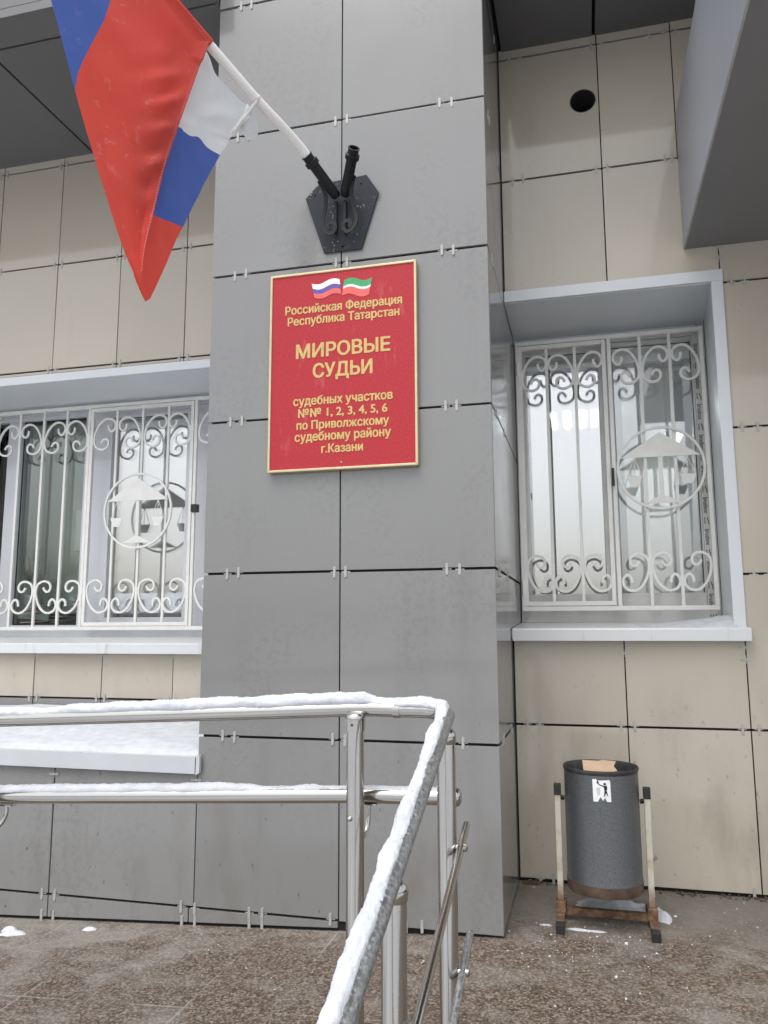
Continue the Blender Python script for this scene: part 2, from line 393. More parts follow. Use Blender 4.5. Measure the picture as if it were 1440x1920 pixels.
def tiles_x(bm, rects, x, th=.012, sgn=1):
    for y0, y1, z0, z1 in rects:
        d_ = random.uniform(-.001, .001)
        box(bm, (x-th+d_ if sgn > 0 else x+d_, y0+GV, z0+GH), (x+d_ if sgn > 0 else x+th+d_, y1-GV, z1-GH), .001, None, random.random())

# ------------------------------------------------------------------ ground: terrace floor, ramp, stairs, street
b = B(); xs = [-7, -4, -3, -2, -1.5, -1, -.5, 0, .3, .575, 1.0, 1.6, 2.4, 4, 7]; ys = [-1.14, -.9, -.6, -.3, 0, .3, .7, 1.0]
grid(b, [[(x, y, floor_z(x)) for x in xs] for y in ys]); struct(obj('terrace_floor', b, M['granite']))
b = B()
for i in range(len(xs)-1):
    x0, x1 = xs[i], xs[i+1]
    if x1 > .6: continue
    b.faces.new([b.verts.new(p) for p in ((x0, -1.142, floor_z(x0)-.001), (x1, -1.142, floor_z(x1)-.001), (x1, -1.142, -1.1), (x0, -1.142, -1.1))])
struct(obj('ramp_side', b, M['concrete']))
b = B()
for i in range(6): box(b, (.30, -1.142-.4*(i+1), -1.1), (4, -1.142-.4*i-.001*i, -.155*(i+1)), .004)
struct(obj('stairs', b, M['granite']))
b = B(); grid(b, [[(x, y, -1.06-.001*(abs(x)+abs(y)) ) for x in (-220, -60, -20, 0, 20, 60, 220)] for y in (-260, -80, -30, -12, -3, 1.2)])
struct(obj('street_ground', b, M['street']))

# ------------------------------------------------------------------ grey pillar with its tiled low wall on the left
pil = thing('tiled_pillar', 'tall grey tiled pillar carrying the red sign and the flag bracket', 'pillar')
b = B()
rows = [(ROWS[i], ROWS[i+1]) for i in range(6)]
tiles_y(b, [(x0, x1, z0, z1) for (z0, z1) in rows for (x0, x1) in ((XL-GV, 0), (0, XR+GV-.0004))], 0)
tiles_y(b, [(-.5545, 0, 0, .61), (0, XR+GV-.0004, -.006, .61)], 0)
tiles_x(b, [(.0135, 1.16, z0, z1) for (z0, z1) in rows+[(-.005, .61)]], XR)
tiles_x(b, [(.0135, 1.3, z0, z1) for (z0, z1) in rows], XL, sgn=-1)
obj('tile_cladding', b, M['grey_tile'], pil, .5)
b = B(); box(b, (XL+.0125, .0125, -.2), (XR-.0125, 1.45, 4.6)); obj('joint_backing', b, M['joint'], pil)
L = []
for z in ROWS[:6]:
    for x in (-.452, -.405, -.024, .024, .402, .446): L.append((x, z))
L = [p for p in L if not (p[1] in (1.815,) and abs(p[0]) < .1)]
clips(pil, L+[(.24, .002), (.30, .002)], 0)
clips(pil, [(.12, z) for z in ROWS[:6]]+[(.16, z) for z in ROWS[:6]]+[(.46, z) for z in ROWS[:6]], XR, rz=PI/2)

pl = thing('tiled_plinth', 'low grey tiled wall under the snowy ledge, beside the pillar', 'wall')
b = B(); cx = [-4.15, -3.55, -2.955, -2.36, -1.764, -1.167, -.5545]
for x0, x1 in zip(cx, cx[1:]): tiles_y(b, [(x0, x1, 0, .505)], 0)
cx2 = [-4.15, -3.55, -2.955, -2.36, -1.764, -1.167, -.574, -.001]
for x0, x1 in zip(cx2, cx2[1:]):
    bz = lambda x: -.0245+.0486*(x+.02)
    prism(b, [(x0+GV, bz(x0)), (x1-GV, bz(x1)), (x1-GV, -GH), (x0+GV, -GH)], 1, -.0006, .012, .0008, random.random())
obj('tile_cladding', b, M['grey_tile'], pl, .5)
b = B(); box(b, (-4.2, .0126, -.45), (XL-.003, .80, .48)); obj('joint_backing', b, M['joint'], pl)
L = []
for x in cx2[2:-1]: L += [(x-.027, 0), (x+.027, 0), (x-.027, bz(x)+.004), (x+.027, bz(x)+.004)]
L += [(-.335, 0), (-.285, 0), (-.335, bz(-.33)+.004), (-.285, bz(-.28)+.004), (-.028, 0)]
clips(pl, L, -.0006); clips(pl, [(-1.169, .445), (-.56, .445)], -.0006, True)
b = B()                                               # bent metal flashing of the ledge
prism(b, [(-.024, .474), (-.021, .474), (-.021, .531), (DL, .585), (DL, .588), (-.0235, .5345)], 0, -4.2, -.5535)
obj('ledge_flashing', b, M['galv'], pl)
b = B(); prism(b, [(-.548, .470), (-.5505, .470), (-.5505, .540), (-.540, .545), (-.536, .537), (-.536, .478)], 1, -.0225, -.006)
obj('flashing_end', b, M['galv'], pl)

# ------------------------------------------------------------------ beige walls
wl = thing('tiled_wall', 'beige tiled wall left of the pillar, behind the snowy ledge', 'wall')
cl = [-4.35, -3.945, -3.54, -3.138, -2.736, -2.335, -1.934, -1.534, -1.132, -.73]
b = B()
for x0, x1 in zip(cl, cl[1:]):
    tiles_y(b, [(x0, x1, .655, .885), (x0, x1, 2.40, 2.424), (x0, x1, 2.424, 3.04), (x0, x1, 3.04, 3.645), (x0, x1, 3.645, 3.70)], DL)
obj('tile_cladding', b, M['beige_tile'], wl, .5)
b = B()
for x0, x1 in zip(cl, cl[1:]): tiles_y(b, [(x0, x1, .56, .655)], DL)
obj('lower_tile_row', b, M['grey_tile'], wl, .5)
b = B(); box(b, (-4.4, DL+.0126, -.4), (-.56, DL+.44, .90)); box(b, (-4.4, DL+.0126, 2.395), (-.56, DL+.44, 3.72)); box(b, (-4.4, DL+.0126, .90), (-3.05, DL+.44, 2.395))
obj('joint_backing', b, M['joint'], wl)
L = []
for x in cl[4:-1]:
    for z in (3.04, 3.645, 2.424): L += [(x-.022, z), (x+.022, z)]
    L += [(x-.022, .655), (x+.022, .655)]
clips(wl, L, DL); clips(wl, [(x, .868) for x in cl[4:-1]], DL, True)

wr = thing('tiled_wall', 'beige tiled wall right of the pillar, around the window above the bin', 'wall')
b = B(); c0, c1, c2, c3, c4 = XR+.003, 1.022, 1.48, 1.94, 2.54
tiles_y(b, [(c0, c1, .003, .61), (c1, c2, .003, .61), (c2, c3, .003, .61), (c3, c4, .003, .61),
            (c0, c1, .61, .965), (c1, c2, .61, .965), (c2, c3, .61, 1.215), (c3, c4, .61, 1.215)], D)
tiles_y(b, [(c2+.0, c3, 1.215, 1.815), (c2, c3, 1.815, 2.442), (c2, c3, 2.442, 3.036), (c2, c3, 3.036, 3.645)], D)
tiles_y(b, [(c3, c4, 1.215, 1.815), (c3, c4, 1.815, 2.442), (c3, c4, 2.442, 3.036), (c3, c4, 3.036, 3.645)], D)
tiles_y(b, [(c1, 1.48, 2.495, 3.032), (c0, c1, 2.495, 3.032), (c1, 1.341, 3.032, 3.645), (1.341, c2, 3.032, 3.645),
            (c0, c1, 3.645, 3.70), (c1, 1.341, 3.645, 3.70), (1.341, c2, 3.645, 3.70), (c2, c3, 3.645, 3.70)], D)
# tile with the round vent hole
hx, hz, hr = .952, 3.375, .0575; x0, x1, z0, z1 = c0+GV, c1-GV, 3.032+GH, 3.645-GH
t = bmesh.new(); n = 64; inner, outer = [], []
for i in range(n):
    a = 2*PI*i/n; dx, dz = math.cos(a), math.sin(a)
    s = min([(x1-hx)/dx if dx > 1e-6 else 9, (x0-hx)/dx if dx < -1e-6 else 9, (z1-hz)/dz if dz > 1e-6 else 9, (z0-hz)/dz if dz < -1e-6 else 9])
    inner.append(t.verts.new((hx+hr*dx, D, hz+hr*dz))); outer.append(t.verts.new((hx+s*dx, D, hz+s*dz)))
for cxx, czz in ((x0, z0), (x0, z1), (x1, z0), (x1, z1)):
    min(outer, key=lambda v: (v.co.x-cxx)**2+(v.co.z-czz)**2).co = (cxx, D, czz)
fs = [t.faces.new((inner[i], inner[(i+1) % n], outer[(i+1) % n], outer[i])) for i in range(n)]
bmesh.ops.recalc_face_normals(t, faces=t.faces)
ex = bmesh.ops.extrude_face_region(t, geom=t.faces[:]); bmesh.ops.translate(t, verts=[v for v in ex['geom'] if isinstance(v, bmesh.types.BMVert)], vec=(0, .012, 0))
ly = t.faces.layers.float.new('tint')
for f in t.faces: f[ly] = .45
bmesh.ops.recalc_face_normals(t, faces=t.faces); merge(b, t)
obj('tile_cladding', b, M['beige_tile'], wr, .5)
b = B(); Y0, Y1 = D+.0126, D+.44
box(b, (XR-.02, Y0, -.3), (2.6, Y1, .955)); box(b, (XR-.02, Y0, 2.452), (.88, Y1, 3.72)); box(b, (1.47, Y0, .956), (2.6, Y1, 3.72))
box(b, (.88, Y0, 2.452), (1.47, Y1, 3.30)); box(b, (.88, Y0, 3.45), (1.47, Y1, 3.72)); box(b, (1.02, Y0, 3.30), (1.47, Y1, 3.45))
obj('joint_backing', b, M['joint'], wr)
b = B(); lathe(b, [(.0562, .001), (.0535, .001), (.0535, .22), (0, .22)], (hx, D, hz), (0, 1, 0), 48); lathe(b, [(.0562, .001), (.0562, .24)], (hx, D, hz), (0, 1, 0), 48)
obj('vent_pipe', b, M['bin_in'], wr, 1.)
L = []
for z in (.61, 3.032, 3.645):
    for x in (c0+.05, c0+.10, c1-.026, c1+.026): L.append((x, z))
L += [(c2-.03, .61), (c2+.03, .61), (1.315, 3.032), (1.29, 3.032), (1.316, 3.645), (1.366, 3.645), (1.25, 3.645), (c2+.04, 2.442), (c2+.095, 2.442), (c2+.045, 1.815), (c2+.10, 1.815), (c2+.05, 1.215), (c2+.10, 1.215),
      (.66, .008), (.71, .008), (c2-.03, .008)]
clips(wr, L, D); clips(wr, [(c2, 2.60), (c2, 2.555), (c1, .90), (c2, .925), (c2, .88)], D, True)
b = B()                                               # dry leaves, mortar bits along the foot of the wall
for i in range(150):
    x = random.choice([random.uniform(1.15, 1.9), random.uniform(.585, .66), random.uniform(.6, 2)]); s = random.uniform(.002, .009)
    m = Matrix.Translation((x, D-random.uniform(-.01, .035), floor_z(x)+s*.4)) @ Matrix.Rotation(random.uniform(0, 6), 4, (random.random(), random.random(), 1))
    box(b, (-s, -s*.6, -s*.3), (s*random.uniform(.5, 1.6), s*.6, s*.3), 0, m)
struct(obj('debris', b, M['debris']), 'stuff', 'dry leaves and mortar crumbs along the foot of the beige wall')

# ------------------------------------------------------------------ roof soffits and entrance canopy
sf = thing('roof_soffit', 'dark grey panelled roof underside above the left beige wall', 'roof')
b = B()
for x0, x1 in zip([-6.3, -5.2, -4.0, -2.86, -1.737], [-5.212, -4.012, -2.872, -1.749, -.567]): box(b, (x0, .012, 3.69), (x1, 1.5, 3.72), .002)
obj('soffit_panel', b, M['soffit'], sf, .5)
b = B(); box(b, (-6.3, -.165, 3.682), (-.567, -.006, 3.725), .002); box(b, (-6.3, -.165, 3.727), (-.567, -.14, 3.98), .002); obj('fascia', b, M['soffit'], sf, .5)
b = B(); box(b, (-6.3, -.13, 3.728), (-.567, 1.5, 4.1)); obj('roof_core', b, M['joint'], sf)
sr = thing('roof_soffit', 'dark grey panelled roof underside above the round vent hole', 'roof')
b = B()
for x0, x1 in ((.592, 1.004), (1.018, 1.60), (1.614, 2.8)): box(b, (x0, -.006, 3.69), (x1, 1.1, 3.72), .002)
obj('soffit_panel', b, M['soffit'], sr, .5)
b = B(); box(b, (.592, -.165, 3.682), (2.8, -.02, 3.725), .002); box(b, (.592, -.165, 3.727), (2.8, -.14, 3.98), .002); obj('fascia', b, M['soffit'], sr, .5)
b = B(); box(b, (.58, -.13, 3.728), (2.8, 1.1, 4.1)); obj('roof_core', b, M['joint'], sr)
ca = thing('entrance_canopy', 'grey metal canopy jutting out over the entrance at the right', 'canopy')
b = B(); box(b, (1.341, -1.35, 2.608), (1.345, D-.004, 3.222)); obj('side_panel', b, M['canopy'], ca)
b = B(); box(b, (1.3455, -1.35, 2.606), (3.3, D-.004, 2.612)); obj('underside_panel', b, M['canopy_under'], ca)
b = B(); box(b, (1.346, -1.34, 2.614), (3.3, D-.006, 3.219)); obj('canopy_core', b, M['joint'], ca)
b = B(); box(b, (1.3425, -1.35, 2.604), (1.3475, D-.004, 2.6085)); obj('edge_trim', b, M['clip'], ca)
for i in range(7):
    b = B(); lathe(b, [(0, .002), (.003, .0018), (.0042, 0)], (1.341, D-.12-.27*i, 2.632), (-1, 0, 0), 10); obj('rivet', b, M['clip'], ca, .8)

# ------------------------------------------------------------------ windows
def frame_rect(bm, x0, x1, z0, z1, wx, wz, y0, y1, bev=.003, top=None):
    """four mitred profiles round an opening"""
    wt = top if top is not None else wz
    A = [(x0, z0), (x1, z0), (x1, z1), (x0, z1)]; I = [(x0+wx, z0+wz), (x1-wx, z0+wz), (x1-wx, z1-wt), (x0+wx, z1-wt)]
    for i in range(4):
        j = (i+1) % 4; prism(bm, [A[i], A[j], I[j], I[i]], 1, y0, y1, bev)
wn = thing('window', 'white framed window with blinds above the litter bin', 'window')
b = B(); frame_rect(b, XR+.002, 1.474, 1.012, 2.444, .052, .075, 1.105, 1.20, top=.045); box(b, (1.000, 1.105, 1.0875), (1.046, 1.20, 2.3985), .003)
obj('frame', b, M['pvc_dirty'], wn, .6)
b = B(); frame_rect(b, .598, 1.003, 1.0885, 2.3975, .024, .075, 1.115, 1.185, top=.03); frame_rect(b, 1.043, 1.4215, 1.0885, 2.3975, .006, .075, 1.115, 1.185, top=.018)
sash = obj('sash', b, M['pvc_dirty'], wn, .6)
for x0, x1, t_ in ((.624, .978, 'glass_mirror'), (1.05, 1.414, 'glass_mid')):
    b = B(); box(b, (x0-.004, 1.150, 1.160), (x1+.004, 1.168, 2.379)); obj('glass_pane', b, M[t_], wn)
b = B(); frame_rect(b, .618, .984, 1.158, 2.372, .006, .006, 1.1435, 1.151, .0005); frame_rect(b, 1.046, 1.419, 1.158, 2.384, .006, .006, 1.1435, 1.151, .0005); obj('gasket', b, M['black_plastic'], wn)
# factory film on the right profile: printed words running downwards
_txt = {}
def text_mesh(body, sp=1.0):
    """letters as a clean triangulated sheet: outlines of the built-in font, filled by winding number
    (some Cyrillic glyphs of that font are made of overlapping outlines that the plain fill breaks)"""
    if body in _txt:
        P, T = _txt[body]
    else:
        c = bpy.data.curves.new('lettering', 'FONT'); c.body = body; c.size = 1; c.space_character = sp; c.resolution_u = 4; c.fill_mode = 'NONE'
        o = bpy.data.objects.new('lettering', c); COL.objects.link(o); dg = bpy.context.evaluated_depsgraph_get()
        me = bpy.data.meshes.new_from_object(o.evaluated_get(dg)); bpy.data.objects.remove(o); bpy.data.curves.remove(c)
        pts = [v.co.xy.copy() for v in me.vertices]; par = list(range(len(pts)))
        def find(a):
            while par[a] != a: par[a] = par[par[a]]; a = par[a]
            return a
        for e in me.edges: par[find(e.vertices[0])] = find(e.vertices[1])
        bpy.data.meshes.remove(me); loops = {}
        for k in range(len(pts)): loops.setdefault(find(k), []).append(k)
        loops = [l for l in loops.values() if len(l) > 2]
        edges = [(l[k], l[(k+1) % len(l)]) for l in loops for k in range(len(l))]
        P, _, F, *_r = delaunay_2d_cdt(pts, edges, [], 0, 1e-6)
        bb = [(min(pts[k].x for k in l), max(pts[k].x for k in l), min(pts[k].y for k in l), max(pts[k].y for k in l)) for l in loops]
        T = []
        for f in F:
            cx_ = sum(P[k].x for k in f)/len(f); cy_ = sum(P[k].y for k in f)/len(f); wn_ = 0
            for l, (a0, a1, b0, b1) in zip(loops, bb):
                if not (a0 < cx_ < a1 and b0 < cy_ < b1): continue
                for k in range(len(l)):
                    p, q = pts[l[k]], pts[l[(k+1) % len(l)]]
                    if (p.y <= cy_) != (q.y <= cy_):
                        xx = p.x+(cy_-p.y)/(q.y-p.y)*(q.x-p.x)
                        if xx > cx_: wn_ += 1 if q.y > p.y else -1
            if wn_: T.append(tuple(f))
        _txt[body] = (P, T)
    t = bmesh.new(); V = [t.verts.new((p.x, p.y, 0)) for p in P]
    for f in T: t.faces.new([V[k] for k in f])
    bmesh.ops.delete(t, geom=[v for v in t.verts if not v.link_faces], context='VERTS')
    for f in t.faces:
        if f.normal.z < 0: f.normal_flip()
    xs_ = [v.co.x for v in t.verts]; return t, min(xs_), max(xs_)
def put_text(bm, body, M4, width, capscale, bold=.0, sp=1.0):
    """text centred on x, baseline at 0, then M4 (local x right, y up)"""
    for k, (ox, oy) in enumerate(((0, 0), (-1, 0), (1, 0), (0, 1), (0, -1), (-.7, .7), (.7, .7), (-.7, -.7), (.7, -.7)) if bold else ((0, 0),)):
        t, x0, x1 = text_mesh(body, sp=sp); s = (width-2*bold*capscale)/(x1-x0)      # heavier strokes: overlapped copies, each a hair proud of the last
        for v in t.verts: v.co = M4 @ Vector(((v.co.x-(x0+x1)/2)*s+ox*bold*capscale, v.co.y*capscale+oy*bold*capscale*.7, .00003*k))
        merge(bm, t)
b = B()
down = lambda x, y, z: Matrix.Translation((x, y, z)) @ Matrix.Rotation(PI/2, 4, 'X') @ Matrix.Rotation(-PI/2, 4, 'Z')
for i in range(9):
    z = 2.315-.1495*i
    put_text(b, 'brusbox', down(1.427, 1.1032, z), .075, .030, .012)
    for dx, dz, ln in ((.0, -.062, .010), (.012, -.064, .014), (.0, -.078, .018), (.016, -.080, .022), (.024, -.060, .012)):
        box(b, (1.427+dx, 1.1028, z+dz-ln/2), (1.431+dx, 1.1045, z+dz+ln/2))
bmesh.ops.recalc_face_normals(b, faces=b.faces); obj('film_print', b, M['ink_grey'], wn, recalc=False)
b = B(); box(b, (XR+.002, D-.012, 2.448), (1.488, D+.004, 2.498), .0015); box(b, (XR+.002, D+.004, 2.445), (1.474, 1.105, 2.4505)); box(b, (XR+.002, 1.085, 2.418), (1.44, 1.104, 2.4445), .002)
obj('head_flashing', b, M['white_metal'], wn, .5)
b = B(); box(b, (1.441, D-.011, 1.004), (1.487, D+.004, 2.4475), .0015); prism(b, [(1.441, D+.004), (1.4745, 1.105), (1.478, 1.105), (1.445, D+.004)], 2, 1.004, 2.4445)
obj('jamb_flashing', b, M['white_metal'], wn, .5)
b = B(); prism(b, [(D-.05, .952), (D-.05, .998), (D-.046, 1.003), (1.104, 1.03), (1.104, 1.02), (D+.0, .99), (D+.0, .952)], 0, XR+.003, 1.497, .0012)
obj('sill', b, M['sill'], wn, .5)

wl2 = thing('window', 'wide white framed window left of the pillar, over the ledge', 'window')
b = B(); X0, X1 = -3.05, -.562
box(b, (X0, 1.34, 2.30), (-.56, 1.42, 2.356), .003); box(b, (X0, 1.34, .965), (-.56, 1.42, 1.028), .003)
for x0, x1 in ((-2.62, -2.525), (-2.062, -1.925), (-1.318, -.56)): box(b, (x0, 1.341, 1.027), (x1, 1.42, 2.301), .003)
box(b, (-2.0, 1.3385, 1.03), (-1.9965, 1.3412, 2.299)); 
obj('frame', b, M['pvc'], wl2, .6)
b = B(); frame_rect(b, -1.924, -1.319, 1.029, 2.299, .052, .042, 1.335, 1.405, .003, top=.02); obj('sash', b, M['pvc'], wl2, .6)
for x0, x1, t_ in ((-2.524, -2.063, 'glass_clear'), (-3.0, -2.621, 'glass_clear'), (-1.871, -1.372, 'glass_mirror')):
    b = B(); box(b, (x0-.003, 1.372, 1.03), (x1+.003, 1.390, 2.30)); obj('glass_pane', b, M[t_], wl2)
b = B(); frame_rect(b, -1.875, -1.368, 1.068, 2.282, .006, .006, 1.366, 1.373, .0005); frame_rect(b, -2.528, -2.059, 1.025, 2.303, .007, .014, 1.366, 1.373, .0005); obj('gasket', b, M['black_plastic'], wl2)
b = B(); box(b, (X0, DL-.012, 2.353), (XL-.006, DL+.004, 2.399), .0015); box(b, (X0, DL+.004, 2.352), (XL-.006, 1.34, 2.3575))
box(b, (X0, 1.315, 2.325), (XL-.006, 1.3395, 2.352), .002)
obj('head_flashing', b, M['white_metal'], wl2, .5)
b = B(); prism(b, [(DL-.05, .882), (DL-.05, .929), (DL-.046, .934), (1.339, .965), (1.339, .955), (DL, .925), (DL, .882)], 0, X0, XL-.006, .0012); obj('sill', b, M['sill'], wl2, .5)
b = B(); box(b, (X0, 1.315, .955), (XL-.006, 1.3395, .985), .002); box(b, (-.585, .85, .965), (-.57, 1.33, 2.35)); obj('jamb_flashing', b, M['white_metal'], wl2, .5)

# rooms behind the glass and what is seen in them
def room(name, x0, x1, y0, y1, z0, z1, m):
    b = B()
    P = lambda *a: b.verts.new(a)
    for q in (((x0, y1, z0), (x1, y1, z0), (x1, y1, z1), (x0, y1, z1)), ((x0, y0, z0), (x0, y1, z0), (x0, y1, z1), (x0, y0, z1)), ((x1, y0, z0), (x1, y1, z0), (x1, y1, z1), (x1, y0, z1)),
              ((x0, y0, z0), (x1, y0, z0), (x1, y1, z0), (x0, y1, z0)), ((x0, y0, z1), (x1, y0, z1), (x1, y1, z1), (x0, y1, z1))): b.faces.new([P(*p) for p in q])
    struct(obj(name, b, m))
room('room_interior', -4.6, -.56, 1.43, 1.86, .5, 2.8, M['room'])  # left room made shallow and pale so daylight brightens the dark pane
room('room_interior', -.4, 3.2, 1.21, 6.2, .2, 2.95, M['room_white'])
for i, (lx, ly, where) in enumerate(((.655, 4.2, 'first from the pillar'), (.775, 4.2, 'second from the pillar'), (.912, 4.2, 'third from the pillar'), (1.018, 4.2, 'fourth from the pillar'), (1.85, 5.25, 'the one farthest from the pillar'))):
    lt = thing('ceiling_lamp', 'lit fluorescent ceiling lamp seen through the right window, '+where, 'lamp', 'lit ceiling lamps behind the right window')
    b = B(); box(b, (lx-.048, ly-.01, 2.90), (lx+.048, ly+.6, 2.945), .004); obj('lamp_body', b, M['room_white'], lt)
    b = B(); box(b, (lx-.026, ly, 2.880), (lx+.026, ly+.59, 2.8995), .004); obj('lamp_tube', b, M['lamp'], lt)
bl = thing('vertical_blind', 'white vertical strip blind behind the window above the bin', 'blind')
b = B(); box(b, (.55, 1.26, 2.30), (1.50, 1.295, 2.335), .002); obj('head_rail', b, M['pvc'], bl)
b = B()
for i in range(12):
    x = .575+.079*i
    if i in (7, 8, 10): continue
    a = random.uniform(.12, .3); m = Matrix.Translation((x, 1.278, 0)) @ Matrix.Rotation(a, 4, 'Z')
    if i > 6: m = m @ Matrix.Rotation(.05*(i-8), 4, 'Y') 
    box(b, (-.044, -.0008, 1.06), (.044, .0008, 2.29), 0, m, random.random())
obj('slats', b, M['blind'], bl)
cu = B(); ptsx = [(-2.12+.012*i, 1.75+.006*math.sin(i*.7)) for i in range(18)]
grid(cu, [[(x, y, z) for x, y in ptsx] for z in (.9, 2.3)]); tag(obj('curtain', cu, M['ochre'], None, 3.2), 'dull yellow curtain hanging inside the dark pane of the left window', 'curtain')
cu = B(); ptsx = [(-2.95+.012*i, 1.47+.012*math.sin(i*1.1)) for i in range(28)]
grid(cu, [[(x, y, z) for x, y in ptsx] for z in (.9, 2.34)]); tag(obj('curtain', cu, M['brown'], None, 3.2), 'dark brown curtain at the far left edge of the left window', 'curtain')
bg_ = thing('shopping_bag', 'grey paper bag hanging inside the dark pane of the left window', 'bag')
b = B(); prism(b, [(-2.30, 1.50), (-2.15, 1.50), (-2.145, 1.77), (-2.30, 1.77)], 1, 1.62, 1.65, .004); obj('bag_body', b, M['room'], bg_)
b = B(); tube(b, [(-2.26, 1.635, 1.77)]+[(-2.225+.035*math.cos(a), 1.635, 1.79+.045*math.sin(a)) for a in [PI-i*PI/8 for i in range(9)]]+[(-2.19, 1.635, 1.77)], .004, 8); obj('bag_handle', b, M['paper'], bg_, 1.)
ps = thing('paper_stack', 'loose stack of papers and files on the sill inside the left window', 'papers')
b = B()
for i in range(34):
    x = random.uniform(-2.38, -2.16); z = 1.035+i*.0042
    m = Matrix.Translation((x, 1.55+random.uniform(-.05, .05), z)) @ Matrix.Rotation(random.uniform(-.5, .5), 4, 'Z') @ Matrix.Rotation(random.uniform(-.12, .04), 4, 'Y')
    box(b, (-.16, -.105, -.0012), (.16, .105, .0016), 0, m, random.random())
obj('sheets', b, M['paper'], ps)
bx = thing('file_box', 'black file box with a white label, leaning before the papers in the left window', 'box')
m = Matrix.Translation((-2.42, 1.425, 1.075)) @ Matrix.Rotation(.07, 4, 'Y')
b = B(); box(b, (-.11, -.022, -.045), (.13, .03, .03), .003, m); obj('box_body', b, M['folder'], bx)
b = B(); box(b, (-.10, -.0245, -.012), (.12, -.0222, .026), 0, m); obj('white_label', b, M['paper'], bx)
b = B(); box(b, (-3.0, 1.42, .99), (-.6, 1.9, 1.03), .005); tag(obj('window_shelf', b, M['room_white']), 'pale inner window shelf carrying the papers in the left window', 'shelf')
for i, (x, lab) in enumerate(((-1.60, 'white note sheet standing inside the mirrored sash of the left window, nearer the dark pane'), (-1.48, 'white note sheet standing inside the mirrored sash of the left window, nearer the pillar'))):
    t_ = thing('note_sheet', lab, 'paper'); m = Matrix.Translation((x, 1.46, 1.03)) @ Matrix.Rotation(-.15, 4, 'X')
    b = B(); box(b, (-.055, 0, .001), (.05, .001, .16), 0, m); obj('sheet', b, M['paper'], t_)
    b = B()
    for j in range(7): box(b, (-.045+.012*j, -.0012, .10-.05*(j % 2)), (-.041+.012*j, 0, .125-.05*(j % 2)), 0, m @ Matrix.Rotation(.3*(j % 3-1)*.2, 4, 'Y'))
    obj('handwriting', b, M['ink_grey'], t_)

# ------------------------------------------------------------------ window grilles
def smooth_poly(pts, n):
    """Catmull-Rom through pts"""
    P = [Vector(p) for p in pts]; P = [P[0]*2-P[1]]+P+[P[-1]*2-P[-2]]; o = []
    for i in range(1, len(P)-2):
        for k in range(n):
            t = k/n; a, b_, c, d_ = P[i-1], P[i], P[i+1], P[i+2]
            o.append(.5*((2*b_)+(c-a)*t+(2*a-5*b_+4*c-d_)*t*t+(3*b_-a-3*c+d_)*t**3))
    o.append(P[-2]); return o
RAW = [(345, 450), (338, 500), (308, 530), (274, 508), (262, 462), (280, 410), (328, 378), (385, 378), (440, 418), (480, 485), (503, 560), (506, 622), (490, 680), (450, 715), (400, 728), (355, 710), (336, 668), (346, 626), (376, 610), (404, 625), (420, 655)]
SCR = []
for x, y in RAW: SCR.append(((x-384)/246, -((y+.06*(x-384))-553)/352))    # unit box, bulge to +x
def scroll_mesh(w_, h_, flipx, flipz):
    b = B(); pts = [(u*w_*(-1 if flipx else 1), 0, v*h_*(-1 if flipz else 1)) for u, v in SCR]
    sweep(b, smooth_poly(pts, 5), sq(.0120, .0105, .001), upv=(0, 1, 0)); return b
